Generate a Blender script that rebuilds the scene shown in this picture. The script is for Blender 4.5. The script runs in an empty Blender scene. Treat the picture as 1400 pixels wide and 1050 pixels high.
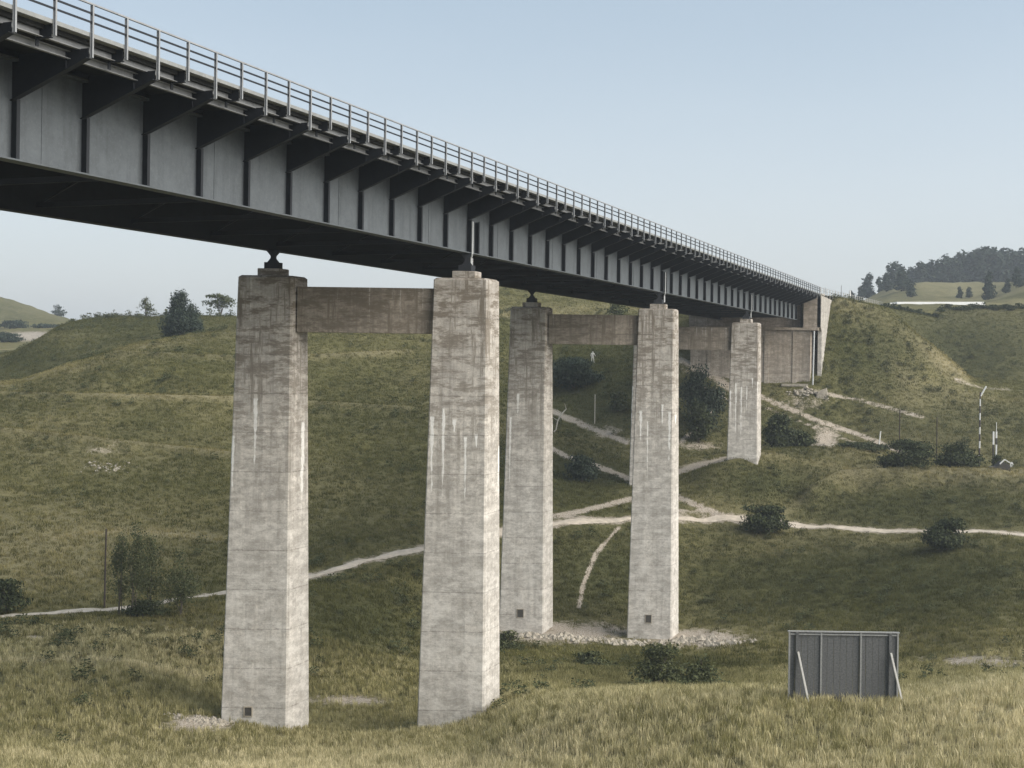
import bpy, bmesh, math, random
import numpy as np
from mathutils import Vector, Matrix
random.seed(7)
rng = np.random.default_rng(11)
S = bpy.context.scene
EYE = 26.0
ROLL = 0.014
F = 1800.0
# ------------------------------------------------------------ camera, light, exposure
cd = bpy.data.cameras.new('camera'); cam = bpy.data.objects.new('camera', cd); S.collection.objects.link(cam)
cd.sensor_width = 36; cd.lens = 36*F/1400; cd.clip_start = 0.2; cd.clip_end = 9000
cd.shift_y = -34/1400
cam.location = (0, 0, EYE)
cam.rotation_euler = (Matrix.Rotation(math.pi/2, 3, 'X') @ Matrix.Rotation(ROLL, 3, 'Z')).to_euler()
S.camera = cam
W = bpy.data.worlds.new('World'); S.world = W; W.use_nodes = True
SUN_EL = math.radians(37); SUN_AZ = math.radians(110)     # azimuth clockwise from +Y (the sun stands to the right)
nt = W.node_tree; nt.nodes.clear()
sky = nt.nodes.new('ShaderNodeTexSky'); sky.sky_type = 'NISHITA'; sky.sun_disc = False
sky.sun_elevation = SUN_EL; sky.sun_rotation = SUN_AZ; sky.air_density = 1.0; sky.dust_density = 3.5; sky.ozone_density = 1.2; sky.altitude = 100
hs = nt.nodes.new('ShaderNodeHueSaturation'); hs.inputs['Saturation'].default_value = 0.62
mx = nt.nodes.new('ShaderNodeMix'); mx.data_type = 'RGBA'; mx.inputs[0].default_value = 0.55
tc = nt.nodes.new('ShaderNodeTexCoord'); sx = nt.nodes.new('ShaderNodeSeparateXYZ'); nt.links.new(tc.outputs['Generated'], sx.inputs[0])
mr = nt.nodes.new('ShaderNodeMapRange'); mr.interpolation_type = 'SMOOTHSTEP'; mr.inputs[1].default_value = -.02; mr.inputs[2].default_value = .34; nt.links.new(sx.outputs[2], mr.inputs[0])
mg = nt.nodes.new('ShaderNodeMix'); mg.data_type = 'RGBA'; mg.inputs['A'].default_value = (4.7, 4.95, 5.1, 1); mg.inputs['B'].default_value = (2.25, 3.0, 3.62, 1)
cn = nt.nodes.new('ShaderNodeTexNoise'); cn.inputs['Scale'].default_value = 2.2; cn.inputs['Detail'].default_value = 5; cm = nt.nodes.new('ShaderNodeMapping'); cm.inputs['Scale'].default_value = (1, 1, 3.5)
nt.links.new(tc.outputs['Generated'], cm.inputs[0]); nt.links.new(cm.outputs[0], cn.inputs['Vector'])
ad = nt.nodes.new('ShaderNodeMath'); ad.operation = 'MULTIPLY_ADD'; ad.inputs[1].default_value = .30; nt.links.new(cn.outputs['Fac'], ad.inputs[0])
ms_ = nt.nodes.new('ShaderNodeMath'); ms_.operation = 'SUBTRACT'; ms_.inputs[1].default_value = .15; nt.links.new(mr.outputs[0], ms_.inputs[0]); nt.links.new(ms_.outputs[0], ad.inputs[2])
nt.links.new(ad.outputs[0], mg.inputs[0]); nt.links.new(mg.outputs['Result'], mx.inputs['B'])
bg = nt.nodes.new('ShaderNodeBackground'); bg.inputs['Strength'].default_value = 0.084
wo = nt.nodes.new('ShaderNodeOutputWorld')
nt.links.new(sky.outputs[0], hs.inputs['Color']); nt.links.new(hs.outputs[0], mx.inputs['A'])
nt.links.new(mx.outputs['Result'], bg.inputs['Color']); nt.links.new(bg.outputs[0], wo.inputs['Surface'])
sd = bpy.data.lights.new('sun', 'SUN'); sd.energy = 2.0; sd.angle = math.radians(60); sd.color = (1.0, 0.95, 0.87)
so = bpy.data.objects.new('sun', sd); S.collection.objects.link(so)
sdir = Vector((math.sin(SUN_AZ)*math.cos(SUN_EL), math.cos(SUN_AZ)*math.cos(SUN_EL), math.sin(SUN_EL)))
so.rotation_euler = sdir.to_track_quat('Z', 'Y').to_euler(); so.location = (60, 60, 90)
S.view_settings.view_transform = 'Standard'; S.view_settings.look = 'None'; S.view_settings.gamma = 1
S.view_settings.use_curve_mapping = False; S.view_settings.exposure = 1.22
S.render.engine = 'CYCLES'
S.cycles.max_bounces = 6; S.cycles.diffuse_bounces = 3; S.cycles.transparent_max_bounces = 8; S.cycles.volume_bounces = 0

# ------------------------------------------------------------ helpers
def unroll(px, py):
    return px + ROLL*(py-491), py - ROLL*(px-700)
def at(px, py, Y):
    """world point that stands Y metres away where the survey of the picture puts it"""
    xu, yu = unroll(px, py)
    return ((xu-700)/F*Y, Y, EYE + (491-yu)/F*Y)
def link(o): S.collection.objects.link(o); return o
def tag(o, label=None, cat=None, group=None, kind=None):
    if label: o['label'] = label
    if cat: o['category'] = cat
    if group: o['group'] = group
    if kind: o['kind'] = kind
    return o
def empty(name, loc, rz=0):
    o = bpy.data.objects.new(name, None); o.location = loc; o.rotation_euler = (0, 0, rz); o.empty_display_size = .5
    return link(o)
def mesh_obj(name, V, Fc, mat, parent=None, smooth=False, loc=None):
    me = bpy.data.meshes.new(name); me.from_pydata([tuple(v) for v in V], [], [tuple(f) for f in Fc]); me.update()
    if mat: me.materials.append(mat)
    if smooth:
        me.polygons.foreach_set('use_smooth', [True]*len(me.polygons))
    o = bpy.data.objects.new(name, me); link(o)
    if parent: o.parent = parent
    if loc is not None: o.location = loc
    return o
def dup(o, loc=None, parent=None):
    c = o.copy(); link(c)
    if parent: c.parent = parent
    if loc is not None: c.location = loc
    return c
def copy_tree(o, parent=None):
    c = o.copy(); link(c); c.parent = parent
    for ch in list(o.children): copy_tree(ch, c)
    return c
class MB:
    def __init__(s): s.V = []; s.F = []
    def hexa(s, p):            # 8 corners: bottom 4 ccw, top 4 ccw
        b = len(s.V); s.V += [tuple(q) for q in p]
        s.F += [(b+3,b+2,b+1,b), (b+4,b+5,b+6,b+7), (b,b+1,b+5,b+4), (b+1,b+2,b+6,b+5), (b+2,b+3,b+7,b+6), (b+3,b,b+4,b+7)]
        return s
    def box(s, x0, x1, y0, y1, z0, z1):
        return s.hexa([(x0,y0,z0),(x1,y0,z0),(x1,y1,z0),(x0,y1,z0),(x0,y0,z1),(x1,y0,z1),(x1,y1,z1),(x0,y1,z1)])
    def prism(s, pts, axis, a0, a1):      # extrude a polygon
        n = len(pts); b = len(s.V)
        for a in (a0, a1):
            for (u, v) in pts:
                s.V.append((a, u, v) if axis == 'x' else ((u, a, v) if axis == 'y' else (u, v, a)))
        s.F.append(tuple(range(b, b+n))); s.F.append(tuple(range(b+2*n-1, b+n-1, -1)))
        for i in range(n):
            j = (i+1) % n; s.F.append((b+j, b+i, b+n+i, b+n+j))
        return s
    def tube(s, p, q, r0, r1=None, n=6, cap=True):
        r1 = r0 if r1 is None else r1
        p = Vector(p); q = Vector(q); d = (q-p)
        if d.length < 1e-6: return s
        d.normalize(); a = d.orthogonal().normalized(); c = d.cross(a); b = len(s.V)
        for (c0, r) in ((p, r0), (q, r1)):
            for i in range(n):
                t = 2*math.pi*i/n; s.V.append(tuple(c0 + a*math.cos(t)*r + c*math.sin(t)*r))
        for i in range(n):
            j = (i+1) % n; s.F.append((b+i, b+j, b+n+j, b+n+i))
        if cap: s.F.append(tuple(range(b+n-1, b-1, -1))); s.F.append(tuple(range(b+n, b+2*n)))
        return s
    def build(s, name, mat, parent=None, smooth=False, loc=None):
        o = mesh_obj(name, s.V, s.F, mat, parent, smooth, loc)
        bm = bmesh.new(); bm.from_mesh(o.data); bmesh.ops.recalc_face_normals(bm, faces=bm.faces); bm.to_mesh(o.data); bm.free()
        return o
def bevel(o, w, seg=1):
    bm = bmesh.new(); bm.from_mesh(o.data)
    bmesh.ops.bevel(bm, geom=list(bm.edges), offset=w, segments=seg, affect='EDGES', clamp_overlap=True)
    bm.to_mesh(o.data); bm.free(); return o

# ------------------------------------------------------------ materials
class NB:
    def __init__(s, name):
        s.m = bpy.data.materials.new(name); s.m.use_nodes = True; s.t = s.m.node_tree; s.n = s.t.nodes
        s.b = s.n['Principled BSDF']
    def new(s, t, **k):
        x = s.n.new(t)
        for a, v in k.items(): setattr(x, a, v)
        return x
    def set(s, sock, v):
        if hasattr(v, 'is_output') or isinstance(v, bpy.types.NodeSocket): s.t.links.new(v, sock)
        else: sock.default_value = v
    def math(s, op, a, b=0.0, c=None, clamp=False):
        x = s.new('ShaderNodeMath', operation=op, use_clamp=clamp); s.set(x.inputs[0], a); s.set(x.inputs[1], b)
        if c is not None: s.set(x.inputs[2], c)
        return x.outputs[0]
    def mix(s, f, a, b, mode='MIX'):
        x = s.new('ShaderNodeMix', data_type='RGBA', blend_type=mode); s.set(x.inputs[0], f)
        s.set(x.inputs['A'], a if not isinstance(a, tuple) or len(a) == 4 else (*a, 1))
        s.set(x.inputs['B'], b if not isinstance(b, tuple) or len(b) == 4 else (*b, 1)); return x.outputs['Result']
    def noise(s, vec, scale, det=4, rough=.55, dist=0.0):
        x = s.new('ShaderNodeTexNoise'); s.set(x.inputs['Vector'], vec); x.inputs['Scale'].default_value = scale
        x.inputs['Detail'].default_value = det; x.inputs['Roughness'].default_value = rough; x.inputs['Distortion'].default_value = dist
        return x.outputs['Fac']
    def ramp(s, f, a, b, va=0.0, vb=1.0):
        x = s.new('ShaderNodeMapRange', clamp=True); s.set(x.inputs[0], f); x.inputs[1].default_value = a; x.inputs[2].default_value = b
        x.inputs[3].default_value = va; x.inputs[4].default_value = vb; return x.outputs[0]
    def scalev(s, vec, sc):
        x = s.new('ShaderNodeMapping'); s.set(x.inputs['Vector'], vec); x.inputs['Scale'].default_value = sc; return x.outputs[0]
    def obj(s): return s.new('ShaderNodeTexCoord').outputs['Object']
    def pos(s): return s.new('ShaderNodeNewGeometry').outputs['Position']
    def bump(s, h, st=.3, d=.02):
        x = s.new('ShaderNodeBump'); x.inputs['Strength'].default_value = st; x.inputs['Distance'].default_value = d
        s.set(x.inputs['Height'], h); s.t.links.new(x.outputs[0], s.b.inputs['Normal'])
    def col(s, c, rough=.85, spec=.2):
        s.set(s.b.inputs['Base Color'], c if not isinstance(c, tuple) or len(c) == 4 else (*c, 1))
        s.set(s.b.inputs['Roughness'], rough); s.b.inputs['Specular IOR Level'].default_value = spec; return s.m

def concrete(name, base=(.61,.565,.505), drip=9.0, dark_top=1.0):
    n = NB(name); o0 = n.obj(); s0_ = n.new('ShaderNodeSeparateXYZ'); n.set(s0_.inputs[0], o0); z = s0_.outputs[2]
    o = n.pos(); sp = n.new('ShaderNodeSeparateXYZ'); n.set(sp.inputs[0], o)
    big = n.noise(o, .45, 5); fine = n.noise(o, 5, 6, .7)
    vert = n.noise(n.scalev(o, (3.4, 3.4, .10)), 1, 5, .6)          # rain streaks
    vert2 = n.noise(n.scalev(o, (1.1, 1.1, .05)), 1, 4, .6)
    wob = n.math('ADD', z, n.math('MULTIPLY', n.noise(o, .8, 2), .5))
    cx = n.new('ShaderNodeCombineXYZ'); n.set(cx.inputs[2], wob)
    band = n.noise(cx.outputs[0], .75, 6, .75)                        # pouring lifts
    band2 = n.noise(n.scalev(o, (.3, .3, 4.5)), 1, 6, .75)
    c = n.mix(n.ramp(big, .3, .7), tuple(v*.84 for v in base), tuple(min(1,v*1.16) for v in base))
    c = n.mix(n.ramp(band, .38, .62, .0, .62), c, tuple(v*.55 for v in base))
    c = n.mix(n.ramp(band2, .5, .68, .0, .28), c, tuple(min(1,v*1.42) for v in base))
    c = n.mix(n.ramp(vert, .50, .62, .0, .7), c, tuple(v*.5 for v in base))
    c = n.mix(n.ramp(vert2, .52, .60, .0, .45), c, tuple(min(1, v*1.4) for v in base))
    # grime collecting over the upper metres
    top = n.math('MULTIPLY', n.ramp(z, -9.0, -.2, 0, 1), n.ramp(n.math('ADD', vert2, n.math('MULTIPLY', fine, .4)), .45, .85, .35, 1.0))
    c = n.mix(n.math('MULTIPLY', top, .55*dark_top), c, (.115,.088,.064))
    # lime bleeding from one lift joint in long white runs
    xx = n.math('ADD', sp.outputs[0], n.math('MULTIPLY', n.noise(n.scalev(o, (1,1,.6)), 1.4, 2), .14))
    cb = n.new('ShaderNodeCombineXYZ'); n.set(cb.inputs[0], xx); n.set(cb.inputs[1], sp.outputs[1])
    u = n.math('MULTIPLY', n.math('ADD', xx, 50.0), 1.45); cell = n.math('FLOOR', u); fu = n.math('ABSOLUTE', n.math('SUBTRACT', n.math('FRACT', u), .5))
    def wn(k):
        w = n.new('ShaderNodeTexWhiteNoise', noise_dimensions='1D'); n.set(w.inputs['W'], n.math('ADD', cell, k*17.31)); return w.outputs['Value']
    below = n.math('SUBTRACT', n.math('ADD', n.math('MULTIPLY', wn(1), 3.4), -drip-1.8), z)
    length = n.math('MULTIPLY', n.math('SUBTRACT', wn(2), .22), 9.0)
    q = n.math('DIVIDE', below, n.math('MAXIMUM', length, .05))
    wid = n.math('MULTIPLY', n.math('SUBTRACT', n.math('MULTIPLY', n.noise(n.scalev(o, (1,1,1.2)), 1.7, 4), 2.2), q), n.math('ADD', n.math('MULTIPLY', wn(3), .14), .09))
    inn = n.math('MULTIPLY', n.ramp(n.math('SUBTRACT', wid, fu), -.02, .03), n.math('MULTIPLY', n.ramp(below, 0, .12), n.ramp(q, .85, 1.0, 1, 0)))
    inn = n.math('MULTIPLY', inn, n.ramp(length, 0, .3))
    # tone changes from lift to lift
    lid = n.math('FLOOR', n.math('DIVIDE', n.math('ADD', z, n.math('MULTIPLY', n.noise(o, .9, 3), .35)), 2.44))
    wl = n.new('ShaderNodeTexWhiteNoise', noise_dimensions='1D'); n.set(wl.inputs['W'], n.math('ADD', lid, n.math('FLOOR', n.math('MULTIPLY', s0_.outputs[2], 0.0))))
    c = n.mix(n.ramp(wl.outputs['Value'], .35, 1, .0, .62), c, tuple(v*.55 for v in base))
    ln2 = n.noise(n.scalev(cb.outputs[0], (1.7,1.7,1)), 2.3, 2, .5)
    lens2 = n.math('MULTIPLY', n.ramp(ln2, .6, .8), 6.0)
    b2 = n.math('SUBTRACT', -.1, z)
    in2 = n.math('MULTIPLY', n.ramp(b2, 0, .1), n.ramp(n.math('SUBTRACT', lens2, b2), 0, 1.0))
    c = n.mix(n.math('MULTIPLY', in2, .6), c, (.68,.65,.6))
    c = n.mix(n.ramp(fine, .44, .62, .0, .5), c, tuple(v*.6 for v in base))
    mot = n.noise(n.scalev(o, (.9,.9,1.0)), 2.6, 8, .82, 0)
    c = n.mix(n.ramp(mot, .46, .57, 0, .72), c, tuple(v*.5 for v in base))
    mot2 = n.noise(n.scalev(o, (.5,.5,1.0)), 1.5, 8, .8, 0)
    c = n.mix(n.math('MULTIPLY', n.ramp(mot2, .48, .64, 0, .6), n.ramp(z, -5, -14, .5, 1)), c, tuple(min(1,v*1.35) for v in base))
    gr = n.noise(n.scalev(o, (.4,.4,1.5)), 1.5, 8, .75); gv = n.noise(n.scalev(o, (2.2,2.2,.16)), 1, 6, .7)
    gm = n.math('MULTIPLY', n.math('MAXIMUM', n.ramp(gr, .47, .57), n.ramp(gv, .52, .60)), n.ramp(z, -15, -2, .22, .85))
    c = n.mix(n.math('MULTIPLY', gm, dark_top if dark_top > .5 else .3), c, (.15,.125,.095))
    c = n.mix(n.math('MULTIPLY', inn, n.ramp(fine, .25, .6, .55, .98)), c, (.80,.78,.74))
    c = n.mix(n.math('MULTIPLY', n.ramp(mot2, .42, .6, .15, .8), n.ramp(z, -9, -20, 0, .6)), c, (.64,.62,.58))
    # joints of the lifts, every 2.45 m
    jo = n.math('PINGPONG', n.math('ADD', z, n.math('MULTIPLY', n.noise(o, 1.6, 3), .10)), 1.22); c = n.mix(n.math('MULTIPLY', n.ramp(jo, 0.0, .05, 1, 0), n.ramp(mot, .40, .55, .08, .6)), c, (.13,.115,.1))
    n.bump(n.math('ADD', fine, n.math('MULTIPLY', band2, .8)), .5, .04)
    return n.col(c, .92, .1)
def steel(name, base, wear=.3, spec=.3):
    n = NB(name); o = n.pos()
    a = n.noise(o, 1.2, 6, .65); f = n.noise(o, 9, 5, .7)
    v = n.noise(n.scalev(o, (2.5, 2.5, .25)), 1, 5, .6)
    c = n.mix(n.ramp(a, .3, .7), tuple(x*.86 for x in base), tuple(x*1.12 for x in base))
    c = n.mix(n.ramp(v, .5, .72, 0, wear), c, tuple(x*.55 for x in base))
    c = n.mix(n.ramp(f, .52, .7, 0, .5), c, tuple(x*1.4 for x in base))
    g = n.noise(o, 3.5, 7, .8); c = n.mix(n.ramp(g, .5, .68, 0, .5), c, tuple(x*.62 for x in base))
    n.bump(f, .15, .01)
    return n.col(c, .6, spec)
def simple(name, base, var=.2, scale=6, rough=.85):
    n = NB(name); o = n.pos(); f = n.noise(o, scale, 5, .65)
    c = n.mix(n.ramp(f, .3, .7), tuple(x*(1-var) for x in base), tuple(min(1, x*(1+var)) for x in base))
    n.bump(f, .3, .01)
    return n.col(c, rough, .15)
GREEN_D = (.074,.070,.025); GREEN_M = (.16,.146,.056); STRAW = (.29,.25,.15); DIRT = (.42,.37,.30)
def ground_mat():
    n = NB('meadow'); p = n.pos()
    A = lambda nm: n.new('ShaderNodeAttribute', attribute_name=nm).outputs['Fac']
    a = n.noise(p, .045, 5, .6); b = n.noise(p, .35, 5, .65); f = n.noise(p, 2.6, 5, .75); v = n.noise(n.scalev(p, (1,1,.4)), 9, 3, .7)
    c = n.mix(n.ramp(b, .35, .65), GREEN_D, GREEN_M)
    c = n.mix(n.ramp(a, .44, .60, 0, .65), c, (.20,.175,.085))
    c = n.mix(n.ramp(n.math('MULTIPLY', f, v), .22, .42, 0, .75), c, (.20,.185,.105))
    c = n.mix(n.ramp(f, .36, .5, .6, 0), c, (.035,.04,.02))
    d = n.math('MULTIPLY', A('dry'), n.ramp(f, .3, .6, .45, 1)); c = n.mix(d, c, STRAW)
    k = n.math('MULTIPLY', A('lush_shade'), n.ramp(f, .3, .6, 1, .6)); c = n.mix(k, c, (.042,.048,.018))  # deep green growth colour, also carries the painted bank shade
    w = n.ramp(n.math('ADD', A('dirt'), n.math('MULTIPLY', n.math('SUBTRACT', n.math('ADD', f, b), 1.0), .9)), .34, .62)
    c = n.mix(w, c, n.mix(n.ramp(v, .35, .65), (.26,.215,.165), (.52,.46,.385)))
    n.bump(n.math('ADD', f, n.math('MULTIPLY', v, .5)), .9, .25)
    return n.col(c, .95, .05)
def blade_mat(name, g1, g2, straw):
    n = NB(name)
    I = lambda nm: n.new('ShaderNodeAttribute', attribute_type='INSTANCER', attribute_name=nm).outputs['Fac']
    p = n.pos(); r = n.new('ShaderNodeObjectInfo').outputs['Random']
    a = n.noise(p, .07, 5, .65)
    c = n.mix(n.ramp(n.math('ADD', n.math('MULTIPLY', r, .4), n.math('MULTIPLY', a, .8)), .4, .75), g1, g2)
    s = n.math('ADD', n.math('MULTIPLY', I('dry'), .9), n.math('MULTIPLY', n.math('SUBTRACT', r, .55), .8))
    s = n.math('SUBTRACT', s, n.math('MULTIPLY', I('lush_shade'), .6))
    c = n.mix(n.math('MAXIMUM', n.math('MINIMUM', s, 1.0), 0.0), c, straw)
    c = n.mix(n.math('MULTIPLY', I('lush_shade'), .45), c, (.036,.042,.014))  # blades darkened too, so the painted bank shade shows through the grass
    m = n.col(c, .9, .05)
    tr = n.new('ShaderNodeBsdfTranslucent'); n.set(tr.inputs['Color'], c)
    ms = n.new('ShaderNodeMixShader'); ms.inputs[0].default_value = .35
    n.t.links.new(n.b.outputs[0], ms.inputs[1]); n.t.links.new(tr.outputs[0], ms.inputs[2])
    n.t.links.new(ms.outputs[0], n.n['Material Output'].inputs['Surface']); return m
def leaf_mat(name, c1, c2):
    n = NB(name); p = n.pos(); f = n.noise(p, 1.6, 4, .7)
    rr = n.new('ShaderNodeNewGeometry').outputs['Random Per Island']
    c = n.mix(n.ramp(n.math('ADD', n.math('MULTIPLY', f, .7), n.math('MULTIPLY', rr, .5)), .3, .85), c1, c2)
    m = n.col(c, .85, .1)
    tr = n.new('ShaderNodeBsdfTranslucent'); n.set(tr.inputs['Color'], c)
    ms = n.new('ShaderNodeMixShader'); ms.inputs[0].default_value = .2
    n.t.links.new(n.b.outputs[0], ms.inputs[1]); n.t.links.new(tr.outputs[0], ms.inputs[2])
    n.t.links.new(ms.outputs[0], n.n['Material Output'].inputs['Surface']); return m
M_ground = ground_mat()
M_web = steel('painted_steel_web', (.104,.116,.125), .6)
M_dark = steel('painted_steel_dark_shaded', (.017,.019,.023), .3)  # web paint darkened to carry shade; also on bearings and middle rails
M_rail = steel('painted_steel_rail', (.27,.275,.28), .4)
M_deck = simple('deck_concrete', (.33,.32,.30), .2, 3)
M_kerb = steel('kerb_paint', (.24,.245,.24), .4)
M_slab = simple('shaded_slab', (.035,.035,.034), .25, 2)  # deck concrete coloured near-black to put in the shade under the deck
M_path = simple('chalky_path', (.46,.40,.325), .25, 1.5)
M_stone = simple('pale_stone', (.33,.295,.24), .3, 2)
M_black = simple('dark_void', (.075,.07,.062), .2)
M_white = simple('white_paint', (.74,.73,.70), .1)
M_red = simple('dark_band_paint', (.085,.07,.075), .2)
M_bark = simple('bark', (.13,.11,.09), .3, 9)
M_dead = simple('bleached_wood', (.50,.46,.40), .2, 9)
M_post = simple('old_post_wood', (.075,.06,.052), .3, 9)
M_pipe = simple('galvanised_pipe', (.55,.56,.56), .12, 4, .5)

# ------------------------------------------------------------ terrain from surveyed break lines
LINES = [
 # ground falling from the hillside the camera stands on
 [(-2600,1250,10),(4000,1250,10)],
 [(-2600,1130,34),(700,1130,34),(4000,1130,28)],
 [(-2600,1062,58),(0,1062,58),(300,1062,60),(600,1062,57),(700,1062,52),(1000,1062,45),(1400,1062,43),(4000,1062,43)],
 # front crest
 [(-2600,985,74),(0,996,74),(300,1016,76),(420,1018,76),(600,1014,75),(660,1006,72),(700,994,67),(780,978,62),(860,972,59),(1075,972,54.5),(1240,974,54.5),(1400,958,54.5),(4000,960,54.5)],
 [(-2600,905,92),(0,905,92),(150,905,92),(300,936,92),(420,975,91),(600,972,92),(700,942,92),(860,940,88),(1075,946,80),(1240,948,78),(1400,930,78),(4000,915,78)],
 # valley floor, level of the second pier's foot
 [(-2600,872,101),(0,868,102),(300,853,107),(420,850,108),(600,888,112),(690,866,123.5),(750,866,124.5),(850,876,125),(930,880,125),(1010,880,122),(1200,888,112),(1400,902,100),(4000,902,95)],
 # the footpath
 [(-2600,850,108),(0,842,110),(150,832,113),(320,808,118),(425,784,124),(575,746,134),(685,722,143),(750,716,148),(860,716,152),(1010,714,155),(1080,718,155),(1250,727,150),(1400,732,146),(4000,738,140)],
 # bank crest on the right, lower slope of the left hill
 [(-2600,700,140),(0,700,140),(300,680,148),(575,640,163),(685,640,163),(750,675,158),(850,690,158),(900,690,158),(960,672,159),(1040,668,160),(1090,682,160),(1150,663,163),(1300,663,164),(1400,666,163),(4000,668,160)],
 [(-2600,640,155),(0,640,155),(300,620,166),(575,570,186),(685,600,176),(750,640,172),(850,660,168),(930,655,168),(990,635,166),(1041,621,169),(1100,616,173),(1200,621,176),(1300,640,178),(1400,652,178),(4000,656,178)],
 [(-2600,590,168),(0,580,170),(300,540,188),(575,520,208),(685,540,196),(750,585,190),(850,618,184),(930,622,182),(990,622,182),(1041,616,184),(1100,612,186),(1200,606,190),(1300,598,192),(1400,590,195),(4000,585,195)],
 # upper slope and foot of the abutment
 [(-2600,562,180),(0,546,184),(160,500,198),(300,485,208),(430,470,220),(575,455,230),(685,470,232),(760,512,214),(870,520,204),(925,500,203),(985,520,203),(1042,527,203),(1112,530,203),(1160,530,205),(1250,536,206),(1320,545,208),(1400,552,208),(4000,555,208)],
 # first crest on the left, bank top at the abutment, ridge of the embankment on the right
 [(-2600,560,190),(0,521,196),(100,496,204),(160,478,212),(230,462,222),(335,443,232),(430,425,240),(590,420,245),(685,440,244),(760,452,242),(870,462,232),(930,418,216),(1110,418,216),(1150,413,216),(1180,417,219),(1205,423,222),(1250,460,224),(1290,490,222),(1315,511,220),(1360,528,219),(1400,532,219),(4000,540,219)],
 [(-2600,566,208),(0,529,214),(100,503,222),(160,486,230),(230,470,240),(335,451,250),(430,434,258),(590,426,263),(685,440,262),(760,446,262),(870,445,258),(930,418,245),(1133,416,242),(1180,419,242),(1215,450,243),(1250,500,245),(1315,522,243),(1400,522,240),(4000,530,240)],
 # second ridge
 [(-2600,520,250),(0,491,255),(50,465,262),(100,438,275),(150,433,280),(275,431,285),(335,431,285),(430,420,290),(590,400,300),(690,388,312),(800,395,312),(930,428,300),(1000,425,300),(1133,420,290),(1205,421,285),(1250,422,285),(1400,422,285),(4000,424,285)],
 [(-2600,500,330),(0,478,340),(70,466,340),(100,447,330),(150,441,330),(335,438,330),(590,408,340),(690,396,350),(930,432,340),(1133,424,320),(1400,426,318),(4000,428,318)],
 [(-2600,470,420),(0,459,430),(70,452,430),(110,445,430),(150,446,430),(335,445,430),(690,412,420),(930,436,400),(1133,420,350),(1210,417,350),(1345,417,350),(1400,420,350),(4000,424,350)],
 [(-2600,440,520),(0,447,520),(80,445,520),(150,450,520),(690,440,520),(930,440,480),(1133,424,430),(1240,414,430),(1340,412,430),(1400,392,430),(1500,370,430),(4000,360,430)],
 [(-2600,330,700),(-200,372,700),(0,407,700),(60,425,700),(100,438,700),(150,450,700),(690,452,650),(1000,440,620),(1130,420,620),(1180,412,620),(1215,398,620),(1240,390,620),(1290,387,630),(1400,388,640),(1700,386,640),(4000,386,640)],
 [(-2600,430,1100),(0,440,1100),(700,462,1100),(1100,450,1100),(1400,420,1100),(4000,420,1100)],
 [(-2600,455,3200),(4000,455,3200)],
]
def slopes(x, y):
    h = np.diff(x, axis=0); d = np.diff(y, axis=0)/h
    m = np.zeros_like(y); m[0] = d[0]; m[-1] = d[-1]
    w1 = 2*h[1:]+h[:-1]; w2 = h[1:]+2*h[:-1]
    same = (d[1:]*d[:-1]) > 0
    with np.errstate(divide='ignore', invalid='ignore'):
        mm = (w1+w2)/(w1/d[:-1]+w2/d[1:])
    m[1:-1] = np.where(same, mm, 0); return m
def pchip1(x, y, q):
    x = np.array(x, float); y = np.array(y, float); m = slopes(x[:,None], y[:,None])[:,0]
    i = np.clip(np.searchsorted(x, q)-1, 0, len(x)-2); h = x[i+1]-x[i]; t = np.clip((q-x[i])/h, 0, 1)
    return (2*t**3-3*t**2+1)*y[i]+(t**3-2*t**2+t)*h*m[i]+(-2*t**3+3*t**2)*y[i+1]+(t**3-t**2)*h*m[i+1]
COLS = np.concatenate([np.linspace(-2500,-120,70)[:-1], np.arange(-120,1520,3.2), np.linspace(1520,3900,70)[1:]])
R = [8.0]
while R[-1] < 3100:
    y = R[-1]; R.append(y*(1.03 if y < 36 else 1.006 if y < 48 else 1.0033 if y < 330 else 1.009 if y < 760 else 1.05))
ROWS = np.array(R); NC, NR = len(COLS), len(ROWS)
KY = []; KZ = []
for L in LINES:
    xs = []; ys = []; zs = []
    for (px, py, Y) in L:
        xu, yu = unroll(px, py)
        if px < -500 or px > 2500: xu, yu = px, py
        xs.append(xu); ys.append(Y); zs.append((491-yu)/F*Y)
    KY.append(pchip1(xs, ys, COLS)); KZ.append(pchip1(xs, zs, COLS))
KY = np.array(KY); KZ = np.array(KZ)
KY = np.concatenate([np.zeros((1,NC)), KY]); KZ = np.concatenate([np.full((1,NC), -1.7), KZ])
for k in range(1, len(KY)): KY[k] = np.maximum(KY[k], KY[k-1]+3)
MM = slopes(KY, KZ)
Z = np.zeros((NR, NC))
for c in range(NC):
    x = KY[:,c]; i = np.clip(np.searchsorted(x, ROWS)-1, 0, len(x)-2); h = x[i+1]-x[i]; t = np.clip((ROWS-x[i])/h, 0, 1)
    Z[:,c] = (2*t**3-3*t**2+1)*KZ[i,c]+(t**3-2*t**2+t)*h*MM[i,c]+(-2*t**3+3*t**2)*KZ[i+1,c]+(t**3-t**2)*h*MM[i+1,c]
for _ in range(3):                                   # ease creases sideways
    Zs = Z.copy(); Zs[:,2:-2] = (Z[:,:-4]+Z[:,1:-3]+Z[:,2:-2]+Z[:,3:-1]+Z[:,4:])/5; Z = Zs
for _ in range(4):
    Zs = Z.copy(); Zs[1:-1] = (Z[:-2]+Z[1:-1]*2+Z[2:])/4; Z = Zs
GX = (COLS[None,:]-700)/F*ROWS[:,None]; GY = np.repeat(ROWS[:,None], NC, 1)
def hash2(i, j, s):
    n = (i*374761393 + j*668265263 + s*974634777) & 0xFFFFFFFF
    n = ((n ^ (n >> 13))*1274126177) & 0xFFFFFFFF
    return ((n ^ (n >> 16)) & 0xFFFF)/65535.0
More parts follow.
